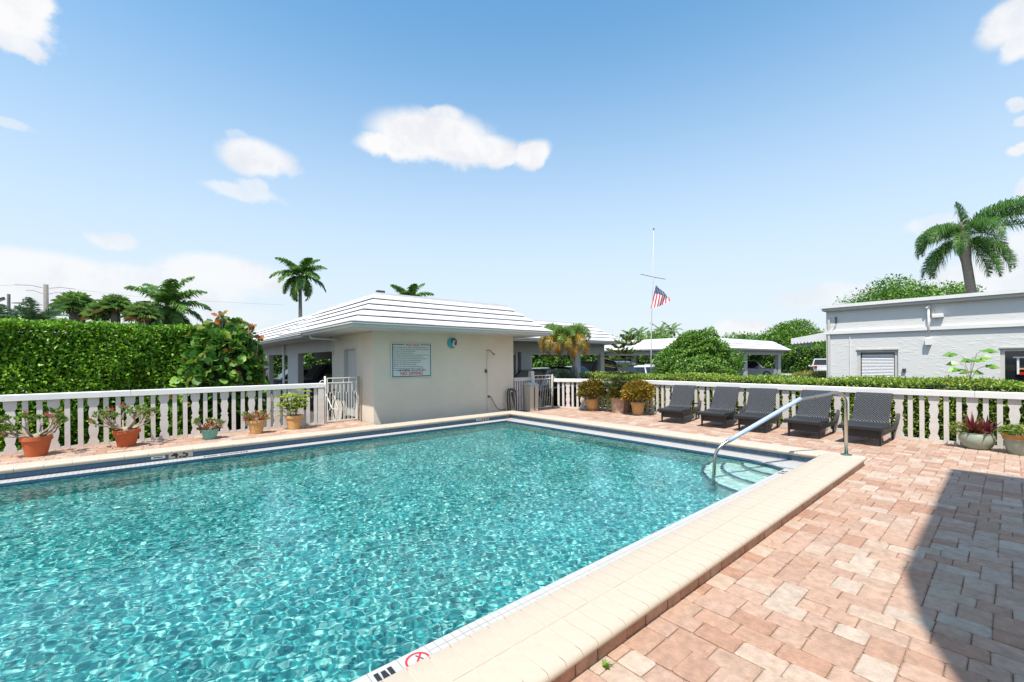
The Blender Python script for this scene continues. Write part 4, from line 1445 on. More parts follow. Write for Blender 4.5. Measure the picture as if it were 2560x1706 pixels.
# ------------------------------------------------------------------ cars
def car(name, loc, rz, paint, label, kind='sedan', Lc=4.6, Wc=1.8, Hc=1.45):
    e = empty(name, loc, rz, label=label, category='pickup truck' if kind == 'pickup' else 'car')
    hw = Wc / 2
    bz, wz = .22, (.92 if kind != 'sedan' else .82)
    if kind == 'sedan': low = [(-.5, .35), (-.5, .72), (-.46, .84), (-.30, wz), (.20, wz), (.46, .72), (.5, .55), (.5, .30), (.47, bz), (-.47, bz)]
    else: low = [(-.5, .38), (-.5, .95), (-.47, wz + .03), (.22, wz + .03), (.30, wz), (.47, .88), (.5, .70), (.5, .34), (.47, bz), (-.47, bz)]
    q = MB()
    for y0_, y1_, in_ in ((-hw, hw, 0),):
        poly = [(a * Lc, b_) for a, b_ in low]
        n_ = len(poly)
        rows_ = []
        for y_, k in ((-hw + .06, .97), (-hw, 1.0), (hw, 1.0), (hw - .06, .97)):
            rows_.append([(x * (k if y_ in (-hw + .06, hw - .06) else 1), y_, z if abs(y_) < hw else min(z, wz - .06) if z > .6 else z) for x, z in poly])
        rows_ = [rows_[1], rows_[0], rows_[3], rows_[2]]
        vs_ = [v_ for r_ in rows_ for v_ in r_]
        fs = [tuple(range(n_)), tuple(range(3 * n_, 4 * n_))[::-1]]
        for r_ in range(3):
            fs += [(r_ * n_ + k, r_ * n_ + (k + 1) % n_, (r_ + 1) * n_ + (k + 1) % n_, (r_ + 1) * n_ + k) for k in range(n_)]
        q.add(vs_, fs)
    body = smooth_by_angle(q.build('body', M[paint], e), 30)
    if kind == 'sedan': gh = [(-.38, wz - .02), (-.20, Hc - .03), (-.14, Hc), (.06, Hc), (.12, Hc - .04), (.27, wz - .02)]
    elif kind == 'suv': gh = [(-.485, wz), (-.41, Hc - .06), (-.38, Hc), (.08, Hc), (.14, Hc - .05), (.27, wz)]
    else: gh = [(-.06, wz), (-.04, Hc - .04), (0, Hc), (.14, Hc), (.18, Hc - .05), (.29, wz)]
    gh = [(a * Lc, b_) for a, b_ in gh]
    n_ = len(gh)

    def yw(z): return hw - .08 - (z - wz) * .28
    q = MB()
    q.add([(x, -yw(z), z) for x, z in gh] + [(x, yw(z), z) for x, z in gh], [tuple(range(n_))[::-1], tuple(range(n_, 2 * n_))] + [(k, (k + 1), k + 1 + n_, k + n_) for k in range(n_ - 1)])
    cab = q.build('cabin', M[paint], e)
    # windows slightly proud of the cabin
    def pnl(pts, nm='window'):
        MB().add(pts, [tuple(range(len(pts)))]).build(nm, M['glass'], e)
    (xa, za), (xb, zb) = gh[0], gh[1]
    k0_, k1_ = .12, .88
    for s_ in (-1, 1):
        for u0, u1 in ((.06, .50), (.54, .94)):
            def P2(u, v_):
                xl = gh[0][0] + (gh[1][0] - gh[0][0]) * v_
                xr = gh[-1][0] + (gh[-2][0] - gh[-1][0]) * v_
                z = wz + .03 + (Hc - .09 - wz - .03) * v_
                x = xl + (xr - xl) * u
                return (x, s_ * (yw(z) + .012), z)
            if kind == 'pickup' and u0 < .3: continue
            pts = [P2(u0, 0), P2(u1, 0), P2(u1, .96), P2(u0, .96)]
            pnl(pts if s_ < 0 else pts[::-1])
    for (a, b_, sg_) in ((gh[0], gh[1], -1), (gh[-1], gh[-2], 1)):
        def P3(v_, s_):
            x = a[0] + (b_[0] - a[0]) * v_ + sg_ * .012
            z = a[1] + (b_[1] - a[1]) * v_ + .008
            return (x, s_ * (yw(z) - .10), z)
        pnl([P3(.12, -1), P3(.12, 1), P3(.9, 1), P3(.9, -1)], 'windscreen' if sg_ > 0 else 'rear_window')
    if kind == 'pickup':
        MB().box(-.47 * Lc, -.08 * Lc, -hw + .12, hw - .12, wz - .02, wz + .035).build('bed_liner', M['tyre'], e)
    r_ = .33
    for x in (-.31 * Lc, .31 * Lc):
        for s_ in (-1, 1):
            wl = empty('wheel', (x, s_ * (hw - .10), r_))
            wl.parent = e
            q = MB()
            n2 = 18
            for (ra, ya, yb) in ((r_, -.11, .11),):
                vs_ = [(ra * math.cos(2 * PI * k / n2), y_, ra * math.sin(2 * PI * k / n2)) for y_ in (-.115, .115) for k in range(n2)]
                q.add(vs_, [(k, (k + 1) % n2, (k + 1) % n2 + n2, k + n2) for k in range(n2)] + [tuple(range(n2))[::-1], tuple(range(n2, 2 * n2))])
            q.build('tyre', M['tyre'], wl)
            q = MB(); disc(q, r_ * .62, (.118 if s_ > 0 else -.128), th=.01, n=16); q.build('rim', M['carsilver'], wl)
    for s_ in (-1, 1):
        MB().box(.485 * Lc, .503 * Lc, s_ * (hw - .28) - .16, s_ * (hw - .28) + .16, .60, .72).build('headlight', M['lampglass'], e)
        MB().box(-.505 * Lc, -.49 * Lc, s_ * (hw - .20) - .13, s_ * (hw - .20) + .13, .70, .84 if kind == 'sedan' else .98).build('taillight', M['redlamp'], e)
        MB().bbox(.15 * Lc, .19 * Lc, s_ * (hw + .06) - .09, s_ * (hw + .06) + .09, wz - .02, wz + .12, .02).build('mirror', M[paint], e)
    MB().box(-.507 * Lc, -.5 * Lc, -.26, .26, .50, .61).build('number_plate', M['paint'], e)
    return e


G = -.16
car('parked_car', (7.7, 17.6, G), R(2), 'cargrey', 'dark grey sport utility car in the carport behind the left gate', 'suv', 4.8, 1.9, 1.82)
car('parked_car', (7.6, 24.0, G), R(182), 'carsteel', 'blue grey car under the left carport, seen between the two columns', 'suv', 4.8, 1.85, 1.72)
car('parked_car', (7.6, 28.6, G), R(2), 'carsilver', 'silver car at the far left end of the carport, mostly hidden by the sea grape', 'sedan', 4.7, 1.8, 1.45)
car('parked_car', (11.9, 12.1, G), R(188), 'carblack', 'black sedan just behind the right gate, its curved roof above the rail', 'sedan', 4.7, 1.85, 1.47)
car('parked_car', (14.4, 15.6, G), R(95), 'carblue', 'bright blue car inside the right carport behind the black sedan', 'sedan', 4.3, 1.8, 1.46)
car('parked_car', (16.9, 15.6, G), R(90), 'cargrey', 'grey car under the right carport, left of its middle column', 'sedan', 4.6, 1.8, 1.5)
car('parked_car', (19.3, 15.4, G), R(90), 'carblack', 'large black car filling the right opening of the grey carport', 'suv', 4.8, 1.95, 1.75)
car('parked_car', (22.0, 14.4, G), R(150), 'carwhite', 'white car behind the potted pine, between the two carports', 'sedan', 4.6, 1.8, 1.5)
car('parked_car', (28.6, 17.2, G), R(200), 'carsilver', 'silver car parked left of the round shrub, near the flagpole foot', 'sedan', 4.6, 1.8, 1.5)
car('parked_car', (45.0, 16.9, G), R(-60), 'carsilver', 'silver and black car under the far carport right of the round shrub', 'suv', 4.6, 1.85, 1.7)
car('parked_car', (61, 14.8, G), R(20), 'carwhite', 'white pickup parked far off, left of the white building corner', 'pickup', 5.4, 1.95, 1.8)
for k, (x, y) in enumerate(((48.0, 16.6), (53.5, 16.0), (59.5, 15.4), (38.0, 17.8))):
    MB().bbox(-.95, .95, -.09, .09, 0, .14, .03).build('wheel_stop', M['paint'], label=('white concrete wheel stop right of the silver car under the far carport', 'white concrete wheel stop seen between the last columns of the far carport', 'rightmost white concrete wheel stop, near the hedge mound', 'white concrete wheel stop hidden behind the round shrub')[k], category='wheel stop', group='wheel stops on the far parking lot').location = (x, y, G)
for o in C.objects:
    if o.name.startswith('wheel_stop'): o.rotation_euler = (0, 0, R(-40))
cn = empty('traffic_cone', (26.4, 17.1, G), label='small orange and white cone beside the wooden column of the far carport', category='traffic cone')
MB().lathe([(.16, 0), (.16, .03), (.11, .04), (.075, .3)], 12).build('cone_body', M['orange'], cn)
MB().lathe([(.078, .3), (.045, .62), (.0, .63)], 12).build('stripe', M['paint'], cn)

# ------------------------------------------------------------------ foliage
def unit(v_): return v_ / np.maximum(1e-9, np.linalg.norm(v_, axis=-1, keepdims=True))


def leaves(P, A, Nn, S, W, fold=.15, col=None, shape='diamond', droop=0.):
    """one folded leaf per row. P base, A long axis, Nn face normal, S length, W width ratio, col (n,3)"""
    n_ = len(P)
    A = unit(A)
    B = unit(np.cross(Nn, A))
    Nn = np.cross(A, B)
    S = np.broadcast_to(np.asarray(S, float), (n_,))[:, None]
    W = np.broadcast_to(np.asarray(W, float), (n_,))[:, None]
    if shape == 'diamond':
        tip = P + A * S - Nn * S * droop
        mid = P + A * S * .45
        V = np.stack([P, mid + B * S * W / 2 + Nn * S * fold, tip, mid - B * S * W / 2 + Nn * S * fold], 1)
        base = (np.arange(n_) * 4)[:, None]
        F = np.concatenate([base + [0, 1, 2], base + [0, 2, 3]])
        k = 4
    else:  # round
        c1, c2 = P + A * S * .25, P + A * S * .72
        tip = P + A * S
        V = np.stack([P, c1 + B * S * W / 2 + Nn * S * fold, c2 + B * S * W * .47 + Nn * S * fold, tip, c2 - B * S * W * .47 + Nn * S * fold, c1 - B * S * W / 2 + Nn * S * fold], 1)
        base = (np.arange(n_) * 6)[:, None]
        F = np.concatenate([base + [0, 1, 2], base + [0, 2, 3], base + [0, 3, 4], base + [0, 4, 5]])
        k = 6
    cc_ = np.repeat(col, k, axis=0)
    return V.reshape(-1, 3), F, cc_


def join(parts):
    Vs, Fs, Cs, o = [], [], [], 0
    for V, F, c in parts:
        Vs.append(V); Fs.append(F + o); Cs.append(c); o += len(V)
    return np.concatenate(Vs), np.concatenate(Fs), np.concatenate(Cs)


def pal(n_, cols, wts=None, jit=.18, rg_=nr):
    cols = np.array(cols)
    c = cols[rg_.choice(len(cols), n_, p=wts)]
    return np.clip(c * rg_.uniform(1 - jit, 1 + jit, (n_, 1)), .002, .9)


def lump(P, f=1.7, amp=1.):
    x, y, z = P[:, 0], P[:, 1], P[:, 2]
    return amp * (np.sin(f * x + 1.3 * np.sin(f * .7 * y + 2)) * np.cos(f * .9 * z + y * f * .4) + .5 * np.sin(2.3 * f * y + 1 + 1.7 * f * z) * np.cos(2.1 * f * x + .5) + .3 * np.sin(5.1 * f * x + 3.7 * f * z + 4.3 * f * y)) / 1.8


HG = [(.10, .26, .018), (.17, .37, .025), (.28, .50, .035), (.45, .60, .06), (.05, .15, .012)]
HGW = [.28, .30, .22, .10, .10]


def box_hedge(name, x0, x1, y0, y1, z0, z1, n_, size, cols, wts, parent=None, faces='SWNET', amp=.09, ztop=None, **k):
    """clipped hedge of leaves on a dark inner core"""
    if parent is None: e = empty(name, (0, 0, 0), **k)
    else: e = parent
    Lx, Ly, Lz = x1 - x0, y1 - y0, z1 - z0
    areas = {'S': Lx * Lz, 'N': Lx * Lz, 'W': Ly * Lz, 'E': Ly * Lz, 'T': Lx * Ly}
    tot = sum(areas[f] for f in faces)
    parts = []
    for f in faces:
        m_ = int(n_ * areas[f] / tot)
        a, b_ = nr.uniform(0, 1, m_), nr.uniform(0, 1, m_)
        if f in 'SN':
            P = np.stack([x0 + a * Lx, np.full(m_, y0 if f == 'S' else y1), z0 + b_ * Lz], 1); Nn = np.array([0, -1. if f == 'S' else 1., 0])
        elif f in 'WE':
            P = np.stack([np.full(m_, x0 if f == 'W' else x1), y0 + a * Ly, z0 + b_ * Lz], 1); Nn = np.array([-1. if f == 'W' else 1., 0, 0])
        else:
            P = np.stack([x0 + a * Lx, y0 + b_ * Ly, np.full(m_, z1)], 1); Nn = np.array([0, 0, 1.])
        if ztop is not None and f != 'T': P[:, 2] = z0 + (P[:, 2] - z0) * (ztop(P[:, 0], P[:, 1]) - z0) / Lz
        elif ztop is not None: P[:, 2] = ztop(P[:, 0], P[:, 1])
        off = lump(P, 2.4, amp) + nr.normal(0, .02, m_) - np.abs(nr.normal(0, .05, m_))
        P = P + Nn * off[:, None]
        A = nr.normal(0, 1, (m_, 3)) * .8 + Nn * .5 + np.array([0, 0, .45])
        LN = Nn * .8 + np.array([0, 0, .9]) + nr.normal(0, .6, (m_, 3))
        col = pal(m_, cols, wts)
        parts.append(leaves(P, A, LN, nr.uniform(.7, 1.25, m_) * size, .62, .12, col))
    V, F, c = join(parts)
    link('foliage', npmesh('foliage', V, F, M['leaf'], c), e)
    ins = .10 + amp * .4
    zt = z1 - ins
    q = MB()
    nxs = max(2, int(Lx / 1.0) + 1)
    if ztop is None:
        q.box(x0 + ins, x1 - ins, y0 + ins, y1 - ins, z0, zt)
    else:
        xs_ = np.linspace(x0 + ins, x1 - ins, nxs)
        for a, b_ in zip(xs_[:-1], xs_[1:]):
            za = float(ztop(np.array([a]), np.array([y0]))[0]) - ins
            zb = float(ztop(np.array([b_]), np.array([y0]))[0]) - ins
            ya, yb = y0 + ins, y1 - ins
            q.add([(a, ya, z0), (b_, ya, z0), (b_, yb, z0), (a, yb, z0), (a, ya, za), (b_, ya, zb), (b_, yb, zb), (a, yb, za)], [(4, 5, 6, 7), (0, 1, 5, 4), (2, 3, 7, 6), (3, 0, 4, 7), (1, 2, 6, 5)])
    q.build('shade_core', M['core'], e)
    return e


box_hedge('tall_hedge', -6.5, .95, 12.25, 13.5, -.16, 2.44, 72000, .074, HG, HGW, faces='SET', amp=.17,
          label='tall clipped green hedge behind the left fence', category='hedge')
# low hedge behind the right fence
LGc = [(.14, .28, .03), (.25, .40, .04), (.38, .48, .06), (.48, .44, .07), (.07, .16, .02)]


def zt_low(x, y): return 1.13 + .03 * np.sin(y * 1.3) + .03 * np.sin(y * 3.1 + x)


box_hedge('low_hedge', 12.3, 13.7, -3.5, 9.3, -.16, 1.13, 46000, .055, LGc, [.25, .30, .2, .1, .15], faces='WT', amp=.06, ztop=zt_low,
          label='long low clipped hedge of yellow-green leaves right behind the lounger fence', category='hedge')
box_hedge('low_hedge', 12.6, 14.2, 9.4, 10.9, -.16, 1.12, 9000, .055, LGc, None, faces='WST', amp=.05,
          label='short end of yellow-green hedge behind the crotons, beside the leaning golden palm', category='hedge')


def blob(name, c, r, n_, size, cols, wts, lumpf=1.5, lumpa=.18, shape='diamond', ratio=.6, zmin=None, core=.86, up=.4, trunk=None, flat=0., **k):
    """round shrub or crown: leaves through the outer shell of a lumpy ellipsoid"""
    e = empty(name, (c[0], c[1], zmin if zmin is not None else 0), **k) if 'label' in k else k['parent']
    ox, oy, oz = (c[0], c[1], zmin if zmin is not None else 0) if 'label' in k else (0, 0, 0)
    D = unit(nr.normal(0, 1, (n_, 3)))
    D[:, 2] = np.where(D[:, 2] < -.5, -D[:, 2], D[:, 2])
    D = unit(D)
    Rr = np.array(r)
    rad = 1 + lump(D * 2 + np.array(c), lumpf * 1.3, lumpa) - np.abs(nr.normal(0, .09, n_))
    P = np.array(c) + D * Rr * rad[:, None]
    if zmin is not None:
        ok = P[:, 2] > zmin
        P, D = P[ok], D[ok]
    n2 = len(P)
    A = D * .6 + nr.normal(0, .8, (n2, 3)) + np.array([0, 0, up])
    LN = D + np.array([0, 0, .6]) + nr.normal(0, .6, (n2, 3))
    col = pal(n2, cols, wts)
    V, F, cc_ = leaves(P, A, LN, nr.uniform(.7, 1.3, n2) * size, ratio, .12, col, shape)
    V = V - np.array([ox, oy, oz])
    link('foliage', npmesh('foliage', V, F, M['leaf'], cc_), e)
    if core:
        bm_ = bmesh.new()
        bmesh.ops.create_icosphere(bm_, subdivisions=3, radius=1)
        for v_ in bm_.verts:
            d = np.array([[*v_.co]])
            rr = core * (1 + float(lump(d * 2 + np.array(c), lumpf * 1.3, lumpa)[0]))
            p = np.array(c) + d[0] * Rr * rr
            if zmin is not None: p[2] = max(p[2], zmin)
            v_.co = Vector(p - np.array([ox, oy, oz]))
        me_ = bpy.data.meshes.new('shade_core')
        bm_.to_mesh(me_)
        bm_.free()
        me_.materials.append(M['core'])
        link('shade_core', me_, e)
    return e


SG = [(.055, .16, .02), (.10, .25, .03), (.16, .33, .04), (.25, .42, .07)]
sgp = blob('sea_grape', (1.33, 12.35, 1.15), (.93, .75, 1.42), 2600, .155, SG + [(.42, .07, .02), (.45, .20, .04), (.30, .34, .05)], [.28, .31, .20, .12, .015, .025, .05], shape='round', ratio=.95, zmin=-.16, core=.80, lumpa=.22,
           label='sea grape shrub with big round leaves, some red, right end of the tall hedge', category='shrub')
# upright shoots with red young leaves
sh_ = MB()
pp, aa, nn, cc2, ss2 = [], [], [], [], []
for k in range(26):
    bx, by = rnd.uniform(.75, 2.1), 12.1 + rnd.uniform(-.1, .4)
    bz = 2.50 - 1.1 * (bx - 1.45)**2
    h = rnd.uniform(.15, .42) if .9 < bx < 2 else rnd.uniform(.08, .22)
    lean = rnd.uniform(-.15, .15)
    sh_.tube([(bx, by, bz - .3), (bx + lean * .4, by, bz + h * .5), (bx + lean, by, bz + h)], .009, 5)
    for m_ in range(rnd.randint(3, 5)):
        u = rnd.uniform(.3, 1)
        pp.append((bx + lean * u, by, bz + h * u)); a = rnd.uniform(0, 6.28)
        aa.append((math.cos(a), math.sin(a), rnd.uniform(.0, .7))); nn.append((rnd.uniform(-.4, .4), -.8, rnd.uniform(.2, 1)))
        cc2.append(rnd.choice([(.48, .05, .03), (.45, .16, .04), (.14, .28, .04), (.10, .22, .03), (.10, .22, .03), (.35, .22, .08)]))
        ss2.append(rnd.uniform(.09, .15))
V, F, c = leaves(np.array(pp), np.array(aa), np.array(nn), np.array(ss2), .95, .1, np.array(cc2), 'round')
V = V - np.array([1.33, 12.35, -.16])
link('young_leaves', npmesh('young_leaves', V, F, M['leaf'], c), sgp)
o = sh_.build('shoots', M['stem'], sgp); o.location = (-1.33, -12.35, .16)

hb = blob('round_shrub', (18.75, 9.3, 1.15), (1.72, 1.72, 1.50), 32000, .092, [(.08, .21, .02), (.15, .32, .03), (.24, .42, .06), (.045, .12, .015), (.36, .50, .12)], [.3, .28, .2, .12, .1], zmin=-.16, core=.76, lumpa=.45, lumpf=1.6,
          label='big round green hibiscus shrub with one red flower behind the loungers', category='shrub')
fl = MB()
for k in range(6):
    a = k * PI / 3
    fl.add([(0, 0, 0), (.09 * math.cos(a - .4), -.04, .09 * math.sin(a - .4)), (.13 * math.cos(a), -.02, .13 * math.sin(a)), (.09 * math.cos(a + .4), -.04, .09 * math.sin(a + .4))], [(0, 1, 2, 3)])
o = fl.build('flower', M['red'], hb); o.location = (-.75, -1.55, 1.15)
o.rotation_euler = (0, 0, R(-25))
blob('hedge_mound', (22.7, 5.7, .05), (1.5, 1.6, 1.05), 9000, .06, [(.22, .28, .04), (.34, .30, .06), (.40, .27, .06), (.12, .22, .03)], None, zmin=-.16, core=.86, lumpa=.08,
     label='low rounded mound of olive and orange foliage before the white building corner', category='shrub')
sp = empty('papaya_seedling', (19.6, .85, 0), label='young broad-leaved seedling growing against the white stucco wall', category='plant')
q = MB()
pp, aa, nn = [], [], []
for k in range(8):
    a = k * 2.4; h = .75 + .12 * k * .8
    tx, ty = .32 * math.cos(a), .32 * math.sin(a)
    q.tube([(0, 0, .9 + k * .02), (tx * .5, ty * .5, h + .35), (tx, ty, h + .45)], .008, 5)
    for m_ in range(4): pp.append((tx, ty, h + .45)); b_ = a + (m_ - 1.5) * .7; aa.append((math.cos(b_), math.sin(b_), -.25)); nn.append((0, -.2, 1))
q.tube([(0, 0, -.1), (0, 0, 1.0)], .015, 6)
q.build('stem', M['stem'], sp)
V, F, c = leaves(np.array(pp), np.array(aa), np.array(nn) + np.array([-1.2, -.2, 0]), .34, .62, .05, pal(len(pp), [(.12, .30, .03), (.2, .4, .05)]))
link('leaves', npmesh('leaves', V, F, M['leaf'], c), sp)

# hedges and trees in the distance
FG = [(.09, .22, .03), (.15, .32, .035), (.24, .42, .05), (.05, .12, .018)]
box_hedge('boundary_hedge', 24, 62, 24.5, 27, -.16, 2.6, 16000, .26, FG, None, faces='SWT', amp=.35, label='tall dark green hedge seen through the openings of the carports', category='hedge')
box_hedge('boundary_hedge', 62, 74, 15, 26, -.16, 3.0, 14000, .26, FG, None, faces='WST', amp=.45, label='bushy green hedge between far carport and white building, behind the white pickup', category='hedge')
box_hedge('boundary_hedge', 9.5, 24, 27, 29, -.16, 2.3, 9000, .2, FG, None, faces='SWT', amp=.3, label='green hedge closing the parking lot behind the grey carport', category='hedge')
box_hedge('boundary_hedge', -8, 20, 38, 40, -.16, 2.9, 11000, .2, FG, None, faces='SWT', amp=.3, label='far green hedge behind the left carport and the tall clipped hedge', category='hedge')


def tree(name, x, y, H_, Rc, label, n_=9000, size=.3, cols=FG, seed=1, clumps=26, squash=.55, zc=None, wide=1.):
    e = empty(name, (x, y, G), label=label, category='tree')
    rr = random.Random(seed)
    q = MB()
    zc = zc or H_ * .62
    q.tube([(0, 0, 0), (.1, .05, zc * .35), (.0, .1, zc * .7)], [.32, .24, .18], 9)
    pts = []
    for k in range(clumps):
        a = k * 2.399 + rr.uniform(-.3, .3)
        rad = Rc * math.sqrt((k + .5) / clumps) * .82
        zz = zc + (H_ - zc) * (1 - (rad / Rc)**2) * rr.uniform(.45, 1.0) - .12 * rr.random() * H_ * (rad / Rc)
        pts.append((rad * math.cos(a) * wide, rad * math.sin(a), zz, Rc * rr.uniform(.20, .34)))
    for k, p in enumerate(pts):
        if k % 3 == 0: q.tube([(0, .1, zc * .68), (p[0] * .5, p[1] * .5, (zc * .7 + p[2]) / 2), p[:3]], [.11, .07, .03], 6)
    q.build('trunk', M['trunk'], e, smooth=True)
    parts = []
    per = n_ // clumps
    for p in pts:
        D = unit(nr.normal(0, 1, (per, 3)))
        rad = p[3] * nr.uniform(.55, 1.12, per)[:, None] * (1 + lump(D * 3 + p[0], 1.5, .3))[:, None]
        P = np.array(p[:3]) + D * rad * np.array([1.25, 1.25, squash + .25])
        A = D + nr.normal(0, .8, (per, 3))
        LN = D * .7 + np.array([0, 0, .9]) + nr.normal(0, .5, (per, 3))
        parts.append(leaves(P, A, LN, nr.uniform(.7, 1.3, per) * size, .62, .1, pal(per, cols, jit=.25)))
    V, F, c = join(parts)
    link('crown', npmesh('crown', V, F, M['leaf'], c), e)
    return e


tree('shade_tree', 61.5, 7.6, 9.6, 5.4, 'wide green tree behind the white building, left of the tall leaning palm', 24000, .24, seed=5)
tree('shade_tree', 64.5, 3.3, 8.6, 3.6, 'green treetop behind the white roof, right beside the tall palm trunk', 16000, .24, seed=8)
tree('shade_tree', 69, 20.4, 7.3, 4.4, 'dense green tree between the far carport and the white building', 22000, .24, seed=9, zc=3.4)
tree('shade_tree', 62.5, 24.5, 4.9, 4.2, 'lower green tree to the left of the dense tree beyond the far carport', 8000, .30, seed=12, zc=2.6)
tree('shade_tree', 54, 33, 5.4, 4.2, 'dark treetop just above the far carport roof, left of the round shrub top', 5000, .30, seed=15, zc=3)
tree('shade_tree', 49, 37, 4.9, 3.2, 'small dark treetop above the far carport beside the distant palms', 4000, .30, seed=16, zc=3)

# ------------------------------------------------------------------ palms
def frond_arrays(a_, e0, Lf, droop, nl, ll, lw, cols, plume=.25, hang=.35, seed=0, twist=0., vfold=.5, rg_=nr):
    """pinnate frond from the origin; returns verts, faces, colours and the rachis"""
    T_ = np.linspace(0, 1, 15)
    pos = [np.zeros(3)]
    hd = np.array([math.cos(a_), math.sin(a_), 0])
    el_ = e0
    for i in range(14):
        el_ -= droop / 14 * (0.5 + 1.0 * i / 14)
        pos.append(pos[-1] + (hd * math.cos(el_) + np.array([0, 0, math.sin(el_)])) * Lf / 14)
    pos = np.array(pos)
    side_ = np.array([-math.sin(a_), math.cos(a_), 0])
    u = np.linspace(.14, 1.0, nl)
    Pb = np.stack([np.interp(u, T_, pos[:, k]) for k in range(3)], 1)
    tg = unit(np.stack([np.interp(np.minimum(u + .04, 1), T_, pos[:, k]) - np.interp(np.maximum(u - .04, 0), T_, pos[:, k]) for k in range(3)], 1))
    upv = unit(np.cross(side_[None], tg))
    upv = np.where(upv[:, 2:3] < 0, -upv, upv) if plume == 0 else upv
    parts = []
    for s_ in (-1, 1):
        fwd = .45 + .5 * u[:, None]
        out = side_[None] * s_
        v_ = out * .9 + tg * fwd + upv * (vfold * rg_.uniform(.2, 1, (nl, 1)) - plume * rg_.uniform(0, 1.6, (nl, 1)))
        v_ = unit(v_ + rg_.normal(0, .07, (nl, 3)))
        le = ll * np.sin(np.pi * np.clip(u * .86 + .12, 0, 1))**.6 * rg_.uniform(.85, 1.1, nl)
        le = le[:, None]
        mid = Pb + v_ * le * .5
        tip = mid + unit(v_ + np.array([0, 0, -hang * 2]))* le * .5
        wd = unit(np.cross(v_, upv)) * lw / 2
        wd2 = tg * lw / 2
        V = np.stack([Pb - wd2, Pb + wd2, mid + wd2, mid - wd2, tip], 1)
        b_ = (np.arange(nl) * 5)[:, None]
        F = np.concatenate([b_ + [0, 1, 2], b_ + [0, 2, 3], b_ + [3, 2, 4]])
        parts.append((V.reshape(-1, 3), F, np.repeat(pal(nl, cols, jit=.2), 5, axis=0)))
    # rachis as a thin three-sided rod
    r_ = np.linspace(.5, .12, 15) * lw * .9
    ring_ = []
    for k in range(3):
        an = 2 * PI * k / 3
        ring_.append(pos + (side_[None] * math.cos(an) + np.array([0, 0, 1.]) * math.sin(an)) * r_[:, None])
    V = np.stack(ring_, 1).reshape(-1, 3)
    F = []
    for i in range(14):
        for k in range(3):
            a, b_ = i * 3 + k, i * 3 + (k + 1) % 3
            F += [[a, b_, b_ + 3], [a, b_ + 3, a + 3]]
    parts.append((V, np.array(F), np.tile(np.array([[.25, .30, .10]]), (len(V), 1))))
    return join(parts)


PG = [(.06, .16, .025), (.10, .23, .04), (.15, .31, .05), (.22, .37, .08)]


def palm(name, x, y, H_, label, spec, lean=(0, 0), r0=.2, r1=.14, shaft=None, z0=G, nl=44, ll=.5, lw=.05, cols=PG, plume=.25, hang=.35, vfold=.4, bulge=0, group=None):
    e = empty(name, (x, y, z0), label=label, category='palm tree')
    if group: e['group'] = group
    q = MB()
    K = 12
    pts = [(lean[0] * (k / K)**1.4, lean[1] * (k / K)**1.4, H_ * k / K) for k in range(K + 1)]
    rad = [r0 + (r1 - r0) * k / K + (bulge * math.exp(-((k / K - .93) / .06)**2)) for k in range(K + 1)]
    q.tube(pts, rad, 10)
    q.build('trunk', M['palmtrunk'], e, smooth=True)
    top = Vector(pts[-1])
    if shaft:
        MB().tube([top, top + Vector((0, 0, shaft * .5)), top + Vector((0, 0, shaft))], [r1 * 1.15, r1 * 1.1, r1 * .5], 10).build('crownshaft', M['crownshaft'], e, smooth=True)
        top = top + Vector((0, 0, shaft * .85))
    for (a_, e0, Lf, dr_) in spec:
        V, F, c = frond_arrays(R(a_), R(e0), Lf, R(dr_), nl, ll, lw, cols, plume, hang, vfold=vfold)
        f = link('frond', npmesh('frond', V, F, M['leaf'], c), e)
        f.location = top
    return e


M['crownshaft'] = mat('green_crownshaft', (.12, .22, .07), .45)


def crown(n_, L_, lo=-35, hi=75, dr=(55, 95), seed=1):
    rr = random.Random(seed)
    out = []
    for k in range(n_):
        t_ = (k + .5) / n_
        out.append(((k * 137.5 + rr.uniform(-12, 12)) % 360, hi - (hi - lo) * t_ + rr.uniform(-6, 6), L_ * rr.uniform(.88, 1.08), dr[0] + (dr[1] - dr[0]) * t_ + rr.uniform(-8, 8)))
    return out


palm('royal_palm', 12.3, 48.9, 9.9, 'tall royal palm with full round crown above the left roof slope', crown(22, 2.9, -48, 74, (55, 85), 4), r0=.22, r1=.16, shaft=1.3, nl=70, ll=.85, lw=.10, vfold=.3, plume=.5, hang=.5)
palm('royal_palm', 20.97, 41.3, 7.2, 'royal palm whose crown peeps over the ridge of the pool house roof', crown(18, 2.7, -15, 74, (50, 85), 7), r0=.22, r1=.16, shaft=1.2, nl=64, ll=.8, lw=.10, plume=.5, hang=.5)
palm('royal_palm', 1.05, 41.2, 5.3, 'large feathery palm rising behind the tall hedge, right of the fan palms', crown(22, 3.0, -45, 78, (55, 95), 12), r0=.24, r1=.17, shaft=.9, nl=74, ll=.85, lw=.10, plume=.5, hang=.5)
# small distant palms
for k, (x, y, h, sd, lb) in enumerate(((68.6, 46.6, 5.9, 3, 'small distant palm just right of the grey carport roof, leftmost of the far four'), (70.2, 45.3, 6.0, 5, 'small distant palm left of the flagpole, second of the far four'),
                                      (73.2, 42.7, 6.4, 8, 'distant palm right of the flagpole with broad brownish crown'), (74.8, 41.4, 6.6, 9, 'distant palm with one stiff upright frond, rightmost of the far four'))):
    sp_ = crown(13, 2.0 if k < 2 else 2.6, -25, 80, (50, 100), sd)
    palm('distant_palm', x, y, h, lb, sp_, r0=.2, r1=.14, nl=24, ll=.6, lw=.11, cols=PG if k != 2 else PG + [(.26, .18, .06)], shaft=.6)
palm('distant_palm', 66.8, 49.5, 5.4, 'low distant palm tips right above the slope end of the grey carport roof', crown(9, 1.8, 0, 70, (50, 90), 2), r0=.2, r1=.14, nl=20, ll=.5, lw=.11)
